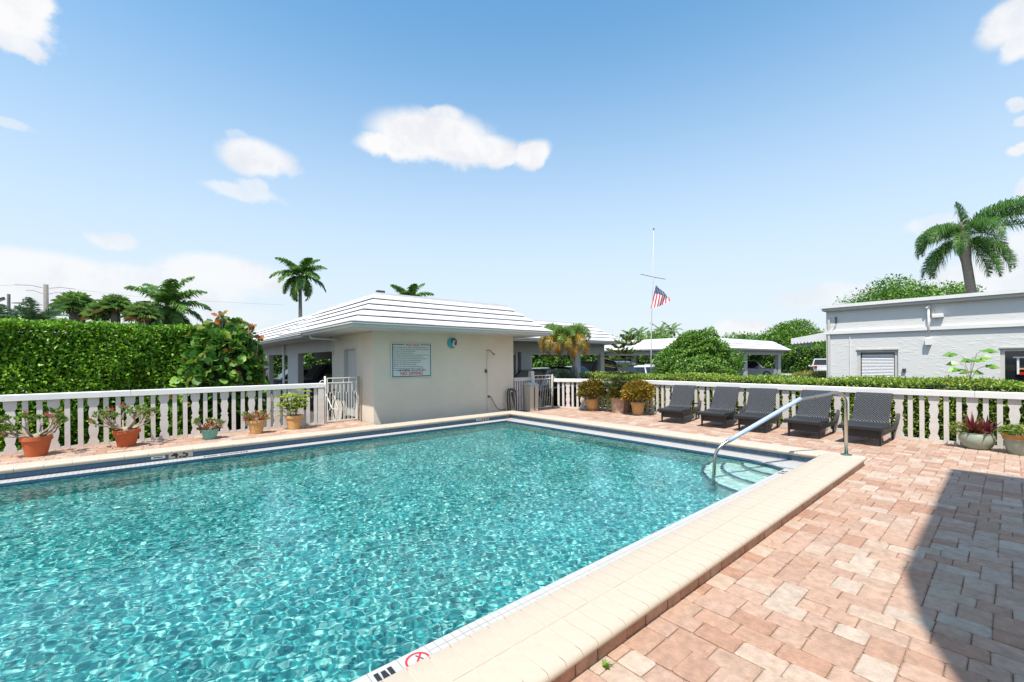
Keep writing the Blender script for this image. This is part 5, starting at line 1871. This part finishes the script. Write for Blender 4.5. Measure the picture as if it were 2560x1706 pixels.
# big leaning queen palm behind the white building
QC = [(.05, .14, .03), (.08, .19, .03), (.12, .25, .04)]
qp = palm('queen_palm', 41.7, 1.3, 9.7, 'big queen palm with stout leaning trunk and drooping fronds behind the white roof at right', [
    (-86, 64, 5.2, 128), (-76, 52, 5.3, 112), (-97, 34, 5.2, 72), (-68, 44, 5.0, 96), (-104, 54, 5.0, 108), (-82, 74, 4.4, 150), (-90, 16, 4.8, 50),
    (94, 54, 2.9, 155), (78, 38, 2.7, 140), (112, 64, 2.6, 165), (100, 24, 2.8, 120), (84, -30, 3.1, 48), (104, -42, 3.0, 40), (124, -26, 2.9, 55), (66, -38, 2.9, 46),
    (-88, -26, 3.4, 58), (-70, -38, 3.3, 46), (-104, -20, 3.5, 62), (-56, -46, 3.0, 38), (-118, -34, 3.2, 50), (92, 88, 2.4, 12), (180, 20, 3.0, 130), (150, 45, 3.0, 130), (0, 30, 3.0, 120), (-140, 40, 3.4, 125), (-40, 30, 3.6, 120)],
    lean=(-.85, .80), r0=.31, r1=.22, nl=120, ll=1.0, lw=.036, cols=QC, plume=.9, hang=.95, vfold=.35, bulge=.10)
MB().tube([(-.80, .74, 9.0), (-.86, .82, 9.6), (-.90, .84, 10.2), (-.92, .86, 10.7)], [.27, .33, .21, .10], 9).build('boot', M['trunk'], qp, smooth=True)

# golden leaning palm behind the crotons
GC = [(.10, .20, .03), (.16, .27, .04), (.40, .27, .04), (.46, .25, .03), (.36, .17, .03)]
gp = palm('golden_palm', 11.25, 10.95, 2.5, 'small golden areca palm with arching yellow fronds beside the right gate', [], lean=(-.55, .45), r0=.055, r1=.05)
gp.location = (12.05, 10.05, G)
gp['label'] = 'small leaning palm with arching green and golden fronds beside the right gate'
rr = random.Random(21)
top = Vector((-.55, .45, 2.5))
for k in range(30):
    a = (k * 137.5) % 360
    t_ = k / 30
    cl = GC[:2] if t_ < .45 else (GC[1:4] if t_ < .7 else GC[2:])
    V, F, c = frond_arrays(R(a), R(82 - 62 * t_ + rr.uniform(-8, 8)), 1.2 * rr.uniform(.85, 1.1), R(135 + 40 * t_), 84, .42, .016, cl, .9, 1.0, vfold=.25)
    f = link('frond', npmesh('frond', V, F, M['leaf'], c), gp)
    f.location = top


def fan_palm(name, x, y, H_, label, nf=30, Rf=1.2, lean=(0, 0), z0=G, seed=1, brown=.08, r0=.3):
    e = empty(name, (x, y, z0), label=label, category='palm tree')
    rr = random.Random(seed)
    q = MB()
    q.tube([(lean[0] * (k / 8)**1.3, lean[1] * (k / 8)**1.3, H_ * k / 8) for k in range(9)], [r0 * (1 + .12 * (k % 2)) for k in range(9)], 9)
    q.build('trunk', M['trunk'], e)
    top = Vector((lean[0], lean[1], H_))
    for k in range(nf):
        t_ = (k + .5) / nf
        a = R(k * 137.5 + rr.uniform(-15, 15))
        el_ = R(88 - 105 * t_)
        d = Vector((math.cos(a) * math.cos(el_), math.sin(a) * math.cos(el_), math.sin(el_)))
        pl_ = Rf * .55
        hub = d * pl_
        side_ = Vector((-math.sin(a), math.cos(a), 0))
        upv = side_.cross(d).normalized()
        if upv.z < 0: upv = -upv
        vs_, fs = [], []
        cl = (.30, .20, .08) if (t_ > .85 and rr.random() < .6) else rr.choice([(.19, .34, .08), (.26, .42, .10), (.36, .46, .14), (.14, .27, .07)])
        q = MB()
        q.tube([(0, 0, 0), tuple(hub)], .02, 3)
        q.c = [(.2, .25, .08)] * len(q.v)
        for s_ in range(15):
            g_ = R(-105 + 15 * s_)
            dv = (d * math.cos(g_) + side_ * math.sin(g_)).normalized()
            ln_ = Rf * (.62 + .1 * math.cos(g_)) * rr.uniform(.9, 1.1)
            mid = hub + dv * ln_ * .6 + upv * .05
            tip = hub + dv * ln_ + Vector((0, 0, -.20 * Rf * rr.uniform(.6, 1.4)))
            wv_ = dv.cross(upv).normalized() * Rf * .055
            q.add([tuple(hub), tuple(mid + wv_), tuple(tip), tuple(mid - wv_)], [(0, 1, 2), (0, 2, 3)], 0, tuple(c_ * rr.uniform(.85, 1.15) for c_ in cl))
        f = q.build('frond', M['leaf'], e)
        f.location = top
    return e


fan_palm('fan_palm', -3.5, 42.6, 5.75, 'leftmost cabbage palm with the broadest round crown above the tall hedge', 44, 1.12, (-.35, .3), seed=2, r0=.38)
fan_palm('fan_palm', -2.55, 41.6, 5.2, 'grey green cabbage palm, second from the left above the hedge', 34, .90, seed=3)
fan_palm('fan_palm', -1.72, 40.9, 5.65, 'slim trunked cabbage palm in the middle of the row above the hedge', 36, .98, seed=4, r0=.24)
fan_palm('fan_palm', -.3, 39.7, 5.1, 'cabbage palm with brownish fronds just left of the large feathery palm', 38, .98, seed=5, r0=.36)
for (x, y, h, sd, lb) in ((-5.0, 36.9, 4.0, 31, 'low feathery date palm tips above the hedge, right of the lamp post'), (-6.5, 38.3, 3.9, 33, 'low blue green palm fronds at the left edge above the hedge')):
    palm('date_palm', x, y, h, lb, crown(24, 2.0, 0, 75, (45, 90), sd), r0=.3, r1=.28, nl=60, ll=.5, lw=.045, cols=[(.06, .13, .06), (.10, .19, .09), (.14, .23, .11)], vfold=.6, plume=0)

# ------------------------------------------------------------------ potted plants
def potted(name, x, y, z, label, cat='potted plant', rz=0, group=None):
    e = empty(name, (x, y, z), rz, label=label, category=cat)
    if group: e['group'] = group
    return e


def pot_round(e, rt, rb, h, m_, rim=.0, seg=24, th=.02):
    pr_ = [(rb, 0), (rb + (rt - rb) * .8, h * .78), (rt - rim * .5, h * .80) if rim else (rb + (rt - rb) * .82, h * .8), (rt + rim * .5, h * .81), (rt + rim * .5, h), (rt - th, h), (rt - th - .01, h - .05)]
    q = MB().lathe(pr_, seg)
    o = q.build('pot', M[m_], e)
    smooth_by_angle(o, 35)
    MB().lathe([(0, h - .05), (rt - th - .008, h - .048)][::-1], seg).build('soil', M['soil'], e)
    return o


def leafcloud(e, P, A, size, ratio, cols, wts=None, Nn=None, shape='diamond', nm='leaves', jit=.2, droop=0):
    P, A = np.array(P, float), np.array(A, float)
    if Nn is None: Nn = np.array([0, 0, 1.]) + nr.normal(0, .5, (len(P), 3))
    V, F, c = leaves(P, A, Nn, nr.uniform(.75, 1.25, len(P)) * size, ratio, .1, pal(len(P), cols, wts, jit), shape, droop)
    return link(nm, npmesh(nm, V, F, M['leaf'], c), e)


def branchy(q, p, d, ln_, r_, depth, out, rr, spread=.6, up=.25):
    n_ = 4
    pts, rad = [p], [r_]
    for k in range(n_):
        d = (d + Vector((rr.uniform(-.3, .3), rr.uniform(-.3, .3), rr.uniform(-.1, .25) + up * .2))).normalized()
        p = p + d * ln_ / n_
        pts.append(p); rad.append(r_ * (1 - .35 * (k + 1) / n_))
    q.tube([tuple(a) for a in pts], rad, 6)
    if depth == 0:
        out.append((p, d)); return
    for k in range(rr.choice((2, 2, 3))):
        dd = (d + Vector((rr.uniform(-1, 1), rr.uniform(-1, 1), rr.uniform(-.3, .5))) * spread).normalized()
        branchy(q, p, dd, ln_ * rr.uniform(.6, .85), rad[-1] * .8, depth - 1, out, rr, spread, up)


def desert_rose(e, h0, spreadx, rr, nst=6, depth=2, ln_=.22, nleaf=16, flowers=6, flat=1.0, sq=1.0, topz=None):
    q = MB()
    out = []
    q.lathe([(.07, h0 - .06), (.085, h0), (.06, h0 + .05), (.0, h0 + .07)], 10)
    for k in range(nst):
        a = 2 * PI * k / nst + rr.uniform(-.3, .3)
        d = Vector((math.cos(a) * spreadx, math.sin(a) * .55, rr.uniform(.35, .9) * flat)).normalized()
        branchy(q, Vector((d.x * .04, d.y * .04, h0)), d, ln_ * rr.uniform(.8, 1.25), .022, depth, out, rr, .55, .1)
    q.build('stem', M['stem'], e, smooth=True)
    P, A = [], []
    FP, FA = [], []
    for (p, d) in out:
        for m_ in range(nleaf):
            v_ = (d * .6 + Vector((rr.gauss(0, .7), rr.gauss(0, .7), rr.gauss(.25, .5)))).normalized()
            P.append(tuple(p - d * rr.uniform(0, .05))); A.append(tuple(v_))
    leafcloud(e, P, A, .062, .46, [(.16, .30, .05), (.26, .42, .07), (.10, .20, .04), (.34, .38, .12)], nm='leaves')
    rr.shuffle(out)
    for (p, d) in out[:flowers]:
        fq = MB()
        c = p + d * .03 + Vector((0, -.02, .01))
        s_ = rr.uniform(.022, .036)
        col = rr.choice([(.62, .06, .10), (.60, .12, .14), (.65, .25, .25)])
        def pt(r_, an): return (c.x + r_ * math.cos(an), c.y - .004, c.z + r_ * math.sin(an))
        for m_ in range(5):
            a = m_ * 2 * PI / 5
            fq.add([tuple(c), pt(s_ * .8, a - .5), pt(s_ * 1.1, a), pt(s_ * .8, a + .5)], [(0, 1, 2, 3)], 0, col)
        fq.build('flower', M['leaf'], e)


rr = random.Random(3)
p1 = potted('potted_plant', -1.43, 10.62, .115, 'sprawling desert rose in the leftmost orange terracotta pot by the pool')
pot_round(p1, .19, .125, .33, 'terra', .01)
desert_rose(p1, .31, 1.3, rr, 11, 2, .20, 22, 9, .55)
p2 = potted('potted_plant', -.31, 10.68, .115, 'desert rose with thick bare branches and pink flowers in an orange terracotta pot')
pot_round(p2, .195, .125, .31, 'terra', .015)
desert_rose(p2, .30, 1.3, rr, 12, 2, .22, 13, 12, .75)
p3 = potted('potted_plant', .945, 10.55, .115, 'small flowering plant in the pale aqua green pot on the left walkway')
pot_round(p3, .155, .105, .205, 'aqua', .0)
desert_rose(p3, .20, 1.2, rr, 6, 1, .15, 18, 0, .5)
P, A = [], []
for k in range(420):
    d = Vector((rr.gauss(0, 1), rr.gauss(0, .8), abs(rr.gauss(.3, .6)))).normalized()
    P.append((d.x * .2 * rr.random()**.5, d.y * .16, .2 + d.z * .14 * rr.random())); A.append(tuple(d))
leafcloud(p3, P, A, .052, .5, [(.30, .10, .04), (.42, .20, .05), (.12, .20, .04), (.40, .06, .05)], nm='flowers')
p4 = potted('potted_plant', 1.775, 10.62, .115, 'small yellow clay pot with orange and pink flowers beside the aqua pot')
pot_round(p4, .165, .115, .30, 'clay', .018)
P, A = [], []
for k in range(620):
    d = Vector((rr.gauss(0, 1), rr.gauss(0, .8), abs(rr.gauss(.3, .6)))).normalized()
    s_ = rr.random()**.5
    P.append((d.x * .24 * s_, d.y * .17 * s_, .29 + d.z * .17 * s_)); A.append(tuple(d))
leafcloud(p4, P, A, .052, .5, [(.32, .12, .05), (.50, .22, .05), (.14, .22, .04), (.48, .08, .10), (.42, .35, .08)], nm='flowers')
desert_rose(p4, .28, 1.3, rr, 4, 1, .16, 6, 0, .5)
p5 = potted('potted_plant', 2.55, 10.72, .115, 'bushy yellow-green schefflera in a tan clay pot at the right end of the left fence')
pot_round(p5, .175, .125, .32, 'clay', .02)
q = MB()
P, A, Nn = [], [], []
for k in range(9):
    a = k * 2.4
    r_ = .05 + .02 * k
    tx, ty, tz = .26 * math.cos(a) * rr.uniform(.3, 1), .20 * math.sin(a) * rr.uniform(.3, 1), .55 + rr.uniform(0, .42)
    q.tube([(.04 * math.cos(a), .04 * math.sin(a), .28), (tx * .5, ty * .5, tz * .7), (tx, ty, tz)], .009, 5)
    for m_ in range(9):
        b_ = rr.uniform(0, 6.28)
        cx_, cy_, cz_ = tx + .12 * math.cos(b_), ty + .10 * math.sin(b_), tz - rr.uniform(-.06, .22)
        for s_ in range(9):
            g_ = s_ * 2 * PI / 9
            P.append((cx_, cy_, cz_)); A.append((math.cos(g_), math.sin(g_), -.45)); Nn.append((rr.uniform(-.3, .3), -.3, 1))
q.build('stem', M['stem'], p5)
leafcloud(p5, P, A, .115, .26, [(.20, .30, .03), (.30, .38, .04), (.40, .42, .05), (.12, .22, .03)], Nn=np.array(Nn), nm='leaves')

CRC = [(.10, .14, .02), (.30, .22, .03), (.46, .26, .03), (.20, .08, .02), (.55, .40, .07), (.24, .32, .04)]


def croton(e, h, r_, n_, zc_, cols, rz_=1.):
    q = MB()
    for k in range(9):
        a = k * 2.4
        q.tube([(.03 * math.cos(a), .03 * math.sin(a), h - .05), (r_ * .5 * math.cos(a), r_ * .5 * math.sin(a), zc_ - .05), (r_ * .75 * math.cos(a), r_ * .75 * math.sin(a), zc_ + .1)], .009, 5)
    q.build('stem', M['stem'], e)
    D = unit(nr.normal(0, 1, (n_, 3)))
    D[:, 2] = np.where(D[:, 2] < -.45, -D[:, 2], D[:, 2])
    rad = nr.uniform(.35, 1, n_)**.45
    P = D * rad[:, None] * np.array([r_, r_, r_ * .82 * rz_]) * (1 + lump(D * 3, 2, .28))[:, None] + np.array([0, 0, zc_])
    leafcloud(e, P, D * .9 + nr.normal(0, .5, (n_, 3)) + np.array([0, 0, .3]), .115, .36, cols, nm='leaves')


def saucer(e, r_): MB().lathe([(r_, 0), (r_ + .02, .03), (r_ + .005, .032), (r_ - .02, .012), (0, .012)], 22).build('saucer', M['pinkclay'], e)


p6 = potted('potted_plant', 11.02, 8.90, .003, 'bronze croton bush in a rounded ochre pot, left of the pine planter')
saucer(p6, .17)
o = MB().lathe([(.12, .03), (.165, .12), (.195, .22), (.205, .35), (.20, .385), (.18, .385), (.175, .33), (0, .33)], 24).build('pot', M['clay'], p6); smooth_by_angle(o, 40)
MB().tube([(.01, -.203, .05), (-.03, -.2, .12), (.0, -.208, .2)], .006, 4).tube([(.01, -.2, .1), (.06, -.195, .17)], .005, 4).build('relief', M['paint_old'], p6)
croton(p6, .35, .42, 3000, .61, [(.08, .10, .02), (.24, .15, .03), (.36, .18, .03), (.12, .14, .02), (.28, .28, .04)])
p8 = potted('potted_plant', 11.15, 7.28, .003, 'orange and yellow croton bush in a tapered ochre pot, right of the pine planter')
saucer(p8, .16)
pot_round(p8, .205, .145, .385, 'clay', .012)
MB().tube([(-.06, -.17, .12), (-.02, -.178, .2), (-.08, -.172, .24)], .007, 4).tube([(.0, -.178, .13), (.05, -.17, .2), (.01, -.178, .26)], .007, 4).build('relief', M['paint_old'], p8)
croton(p8, .35, .42, 3400, .63, CRC[1:])
p7 = potted('potted_pine', 11.28, 8.02, .003, 'tall Norfolk pine with tiered branches in a square pinkish stone planter')
q = MB()
n_ = 8
a8 = [(.26, -.02), (.24, .14), (.10, .26), (-.12, .26), (-.25, .12), (-.26, -.10), (-.12, -.25), (.12, -.25)]
q.add([(x * .88, y * .88, 0) for x, y in a8] + [(x, y, .42) for x, y in a8] + [(x * 1.02, y * 1.02, .46) for x, y in a8] + [(x * .9, y * .9, .46) for x, y in a8] + [(x * .88, y * .88, .40) for x, y in a8],
      [tuple(range(8))[::-1]] + [(l_ * 8 + k, l_ * 8 + (k + 1) % 8, (l_ + 1) * 8 + (k + 1) % 8, (l_ + 1) * 8 + k) for l_ in range(4) for k in range(8)] + [tuple(range(32, 40))])
q.build('planter', M['pinkclay'], p7)
trk = MB()
trk.tube([(0, 0, .38), (.02, 0, 1.0), (.0, .01, 1.6), (-.03, .0, 2.0), (-.04, 0, 2.08)], [.028, .022, .015, .009, .004], 7)
trk.tube([(.01, 0, .9), (.06, -.10, 1.35), (.10, -.22, 1.8), (.12, -.26, 2.22), (.12, -.27, 2.30)], [.022, .018, .013, .008, .003], 7)
trk.build('trunk', M['stem'], p7, smooth=True)
P, A, Nn = [], [], []
bq = MB()


def tier(cx_, cy_, z, Lb, nb2, upa, den=140):
    for k in range(nb2):
        a = 2 * PI * k / nb2 + z * 3
        d = Vector((math.cos(a), math.sin(a), 0))
        pts = [Vector((cx_, cy_, z)) + d * Lb * t_ + Vector((0, 0, upa * Lb * t_ * t_)) for t_ in (0, .25, .5, .75, 1)]
        bq.tube([tuple(p) for p in pts], [.007, .006, .005, .004, .002], 4)
        sd_ = Vector((-d.y, d.x, 0))
        for m_ in range(den):
            t_ = rr.uniform(.08, 1)
            p = Vector((cx_, cy_, z)) + d * Lb * t_ + Vector((0, 0, upa * Lb * t_ * t_))
            s_ = rr.choice((-1, 1))
            w2 = .30 * Lb * (1.1 - t_ * .7)
            u_ = rr.random()
            pp_ = p + sd_ * s_ * w2 * u_ + Vector((0, 0, .08 * w2 * u_ + .01))
            P.append(tuple(pp_)); A.append(tuple((sd_ * s_ * .7 + d * .9 + Vector((0, 0, rr.uniform(.2, .9)))).normalized())); Nn.append((0, 0, 1))


for (z, Lb, nb2, up_) in ((.62, .42, 6, -.1), (.80, .55, 6, -.05), (.98, .60, 6, .0), (1.18, .62, 5, .05), (1.40, .58, 5, .12), (1.62, .52, 5, .2), (1.84, .40, 5, .35), (2.0, .22, 4, .6)):
    tier(-.01 if z > 1.3 else .01, 0, z, Lb, nb2, up_, 150)
for (x, y, z, Lb, up_) in ((.10, -.22, 1.82, .40, .25), (.12, -.26, 2.08, .42, .42), (.12, -.27, 2.24, .24, .7)):
    tier(x, y, z, Lb, 5, up_, 150)
bq.build('branches', M['stem'], p7)
leafcloud(p7, P, A, .085, .32, [(.07, .15, .03), (.12, .21, .04), (.17, .25, .05), (.24, .20, .05)], Nn=np.array(Nn) + nr.normal(0, .4, (len(Nn), 3)), nm='needles')
P, A = [], []
for k in range(2000):
    a = rr.uniform(0, 6.28); r_ = .36 * rr.random()**.5
    P.append((r_ * math.cos(a), r_ * math.sin(a) - .05, .45 + rr.uniform(0, .62) * (1 - r_ * 1.6))); A.append((math.cos(a), math.sin(a), rr.uniform(-.6, .8)))
leafcloud(p7, P, A, .10, .22, [(.10, .18, .03), (.25, .24, .05), (.30, .20, .05), (.06, .12, .02)], nm='undergrowth')

p9 = potted('potted_plant', 11.40, .42, .003, 'dark red bromeliad in a round grey-green glazed bowl at the right fence')
o = MB().lathe([(.15, 0), (.20, .06), (.235, .15), (.232, .22), (.205, .265), (.21, .285), (.185, .285), (.18, .25), (0, .25)], 26).build('pot', M['celadon'], p9); smooth_by_angle(o, 40)


def rosette(e, x, y, z, n_, L_, w_, cols, up, nm='leaves'):
    q = MB()
    for k in range(n_):
        a = k * 2.4
        t_ = k / n_
        el_ = R(80 - 62 * t_)
        d = Vector((math.cos(a) * math.cos(el_), math.sin(a) * math.cos(el_), math.sin(el_)))
        s_ = Vector((-math.sin(a), math.cos(a), 0))
        l_ = L_ * rr.uniform(.8, 1.1)
        b0 = Vector((x, y, z))
        p1_ = b0 + d * l_ * .5
        p2_ = b0 + d * l_ + Vector((0, 0, -.25 * l_ * t_))
        c = rr.choice(cols)
        q.add([tuple(b0 - s_ * w_ * .3), tuple(b0 + s_ * w_ * .3), tuple(p1_ + s_ * w_ * .5), tuple(p2_), tuple(p1_ - s_ * w_ * .5)], [(0, 1, 2, 4), (4, 2, 3)], 0, tuple(v_ * rr.uniform(.8, 1.2) for v_ in c))
    q.build(nm, M['leaf'], e)


RD = [(.14, .025, .03), (.20, .04, .045), (.09, .02, .02), (.28, .08, .06)]
rosette(p9, -.02, .06, .27, 22, .40, .05, RD, 1)
rosette(p9, .0, -.13, .27, 18, .36, .05, RD, 1)
rosette(p9, .02, -.02, .24, 16, .26, .045, [(.30, .20, .03), (.35, .12, .03), (.20, .16, .04)], 1)
P, A = [], []
for k in range(260):
    a = rr.uniform(0, 6.28)
    P.append((rr.uniform(-.15, .1), .17 + rr.uniform(-.07, .16), .26 + rr.uniform(-.03, .18))); A.append((math.cos(a), math.sin(a), rr.uniform(-.3, .8)))
leafcloud(p9, P, A, .06, .45, [(.18, .28, .05), (.28, .36, .06), (.35, .30, .06)], nm='trailing_leaves')
p10 = potted('potted_plant', 11.25, -.12, .003, 'green plant in a flared pot with rusty glazed rim at the right picture edge')
o = MB().lathe([(.17, 0), (.21, .10), (.225, .24), (.235, .24), (.245, .30), (.255, .325), (.235, .325), (.215, .28), (0, .28)], 26).build('pot', M['celadon'], p10); smooth_by_angle(o, 40)
o = MB().lathe([(.228, .235), (.248, .29), (.262, .33), (.235, .332), (.22, .28)], 26).build('rim', M['rimglaze'], p10); smooth_by_angle(o, 40)
P, A = [], []
for k in range(520):
    a = rr.uniform(0, 6.28); r_ = .26 * rr.random()**.5
    P.append((r_ * math.cos(a), r_ * math.sin(a), .30 + rr.uniform(0, .20) * (1 - r_ * 2) + .03)); A.append((math.cos(a), math.sin(a), rr.uniform(-.3, .8)))
leafcloud(p10, P, A, .075, .4, [(.12, .24, .04), (.20, .32, .05), (.28, .34, .06)], nm='leaves')
bx_ = MB().bbox(-.09, .09, -.11, .02, .33, .45, .01).build('inner_pot', M['clay'], p10)
# weed in the paver joint
wd_ = empty('weed', (1.87, 1.425, 0), label='tiny bright green weed in the joint below the coping', category='weed')
P, A = [], []
for k in range(40):
    a = rr.uniform(0, 6.28); P.append((rr.gauss(0, .012), rr.gauss(0, .008), .002)); A.append((math.cos(a), math.sin(a), rr.uniform(.2, 1.2)))
leafcloud(wd_, P, A, .03, .35, [(.16, .30, .04), (.25, .38, .05)], nm='leaves')

# bicycle behind the left gate
bk = empty('bicycle', (3.95, 12.6, .0), R(95), label='pale bicycle leaning in the passage behind the left gate', category='bicycle')
for x in (-.5, .5):
    q = MB(); q.tube([(x + .32 * math.cos(2 * PI * k / 22), 0, .33 + .32 * math.sin(2 * PI * k / 22)) for k in range(23)], .014, 6, cap=False)
    wl = q.build('wheel', M['tyre'], bk)
    q = MB()
    for k in range(10): q.tube([(x, 0, .33), (x + .31 * math.cos(k * .628), 0, .33 + .31 * math.sin(k * .628))], .0025, 3)
    q.build('spokes', M['steel'], wl)
MB().tube([(-.5, 0, .33), (-.1, 0, .33), (.35, 0, .75), (-.18, 0, .78), (-.1, 0, .33)], .016, 6).tube([(-.5, 0, .33), (-.18, 0, .78)], .010, 6).tube([(.5, 0, .33), (.33, 0, .92)], .014, 6).build('frame', M['iron'], bk)
MB().tube([(.25, -.25, .95), (.34, -.2, .98), (.34, .2, .98), (.25, .25, .95)], .012, 6).build('handlebar', M['steel'], bk)
MB().bbox(-.30, -.06, -.06, .06, .84, .90, .02).build('saddle', M['tyre'], bk)

# ------------------------------------------------------------------ flagpole, poles
fp = empty('flagpole', (19.72, 12.1, G), label='thin white flagpole with yardarm behind the hedge, left of the round shrub', category='flagpole')
MB().tube([(0, 0, 0), (.03, -.02, 2.5), (.10, -.07, 5.3), (.18, -.13, 8.5)], [.032, .028, .02, .011], 8).build('pole', M['fascia'], fp, smooth=True)
MB().tube([(-.32, .34, 6.24), (.16, -.12, 6.07), (.60, -.52, 5.96)], .018, 6).build('yardarm', M['wood'], fp)
MB().lathe([(0, 8.62), (.04, 8.58), (.045, 8.54), (.0, 8.50)][::-1], 8, (.18, -.13)).build('finial', M['bronze'], fp)
MB().tube([(.16, -.12, 6.05), (.05, -.02, 4.0), (.03, .02, 1.2)], .006, 4).build('halyard', M['fascia'], fp)
# the flag hangs in folds from the halyard
fA, fB, fC, fD = Vector((19.95, 11.90, 5.50)), Vector((19.74, 12.08, 4.31)), Vector((20.48, 11.43, 4.82)), Vector((20.46, 11.45, 4.66))
flg = empty('flag', tuple(fA), label='red white and blue stars and stripes flag hanging half way up the pole', category='flag')
NU, NV = 26, 24


def fpnt(u, v_):
    a = fA.lerp(fC, u)
    b_ = fB.lerp(fD, u)
    p = a.lerp(b_, v_)
    wv_ = .07 * math.sin(u * 9 + v_ * 2) * (.3 + u)
    p = p + Vector((.65, .76, 0)) * wv_ + Vector((0, 0, -.06 * math.sin(u * 3.1) * v_))
    return p - fA


vs_ = [tuple(fpnt(i / NU, j / NV)) for j in range(NV + 1) for i in range(NU + 1)]
fs_, mi_ = [], []
q = MB()
for j in range(NV):
    for i in range(NU):
        u, v_ = (i + .5) / NU, (j + .5) / NV
        cant = v_ < .36 - .20 * u and u < .95
        q.add([vs_[j * (NU + 1) + i], vs_[j * (NU + 1) + i + 1], vs_[(j + 1) * (NU + 1) + i + 1], vs_[(j + 1) * (NU + 1) + i]], [(0, 1, 2, 3)], 2 if cant else (0 if (i // 2) % 2 == 0 else 1))
cl_ = q.build('cloth', [M['flagred'], M['flagwhite'], M['flagblue']], flg)
bm_ = bmesh.new(); bm_.from_mesh(cl_.data); bmesh.ops.remove_doubles(bm_, verts=bm_.verts, dist=.0005); bm_.to_mesh(cl_.data); bm_.free()
q = MB()
for a in range(9):
    for b_ in range(5):
        u, v_ = .06 + a * .10, (.04 + b_ * .065) * (1 - .55 * (.06 + a * .1))
        p = fpnt(u, v_) + Vector((-.012, -.014, 0))
        q.add([(p.x - .014, p.y + .010, p.z), (p.x, p.y, p.z - .019), (p.x + .014, p.y - .010, p.z), (p.x, p.y, p.z + .019)], [(0, 1, 2, 3)])
q.build('stars', M['flagwhite'], flg)

up_ = empty('utility_pole', (-10.87, 88.1, G), label='weathered power pole with three tiers of insulator arms far left', category='utility pole')
MB().tube([(0, 0, 0), (0, 0, 13.0)], [.30, .26], 9).build('pole', M['wood'], up_, smooth=True)
for z in (12.6, 10.2, 7.8):
    for s_ in (-1, 1):
        MB().tube([(s_ * .3, 0, z - .1), (s_ * 1.4, 0, z + .15), (s_ * 2.9, 0, z + .05)], .035, 5).tube([(s_ * .3, 0, z - .9), (s_ * 1.2, 0, z - .55), (s_ * 1.9, 0, z - .6)], .03, 5).build('insulator_arm', M['wood'], up_)
MB().tube([(2.9, 0, 12.6), (12, -4, 11.6), (28, -10, 11.3)], .012, 4).tube([(-2.9, 0, 12.6), (-10, 3, 12.0), (-30, 9, 12.8)], .012, 4).build('wires', M['wood'], up_)
lpst = empty('street_lamp', (-11.1, 68.4, G), label='dark floodlight on a wooden pole at the far left edge', category='street lamp')
MB().tube([(0, 0, 0), (0, 0, 9.2)], .13, 8).build('pole', M['wood'], lpst)
MB().add([(-.2, 0, 8.6), (-1.3, -.2, 8.0), (-1.2, .3, 8.0), (-.5, .3, 8.5), (-1.2, 0, 8.5), (-.3, 0, 8.9)], [(0, 1, 4, 5), (0, 1, 2, 3), (1, 2, 4), (2, 3, 5, 4)]).build('lamp_head', M['dark'], lpst)
MB().tube([(.2, 0, 8.3), (1.0, 0, 8.3), (1.0, 0, 8.8)], .06, 5).build('bracket', M['wood'], lpst)
an = empty('utility_pole', (19.0, 62.5, G), label='thin pole with insulators just right of the tall royal palm trunk', category='utility pole')
MB().tube([(0, 0, 0), (0, 0, 9.4)], .12, 7).build('pole', M['wood'], an)
MB().box(-.9, .9, -.05, .05, 8.4, 8.52).box(-.5, .5, -.05, .05, 7.4, 7.5).box(-.75, -.62, -.08, .08, 8.53, 8.9).box(.45, .6, -.08, .08, 7.51, 8.0).build('crossarm', M['wood'], an)
# pale buildings and a white fence glimpsed through the left carport
wf = empty('picket_fence', (11.5, 31, G), label='white picket fence far behind the parked cars of the left carport', category='fence')
for k in range(60):
    x = k * .17
    link('picket', bpy.data.meshes['picket'] if 'picket' in bpy.data.meshes else MB().box(-.04, .04, -.01, .01, 0, 1.5).mesh('picket', M['paint']), wf, (x, 0, 0))
MB().box(-.1, 10.2, .012, .04, 1.2, 1.3).build('fence_rail', M['paint'], wf)
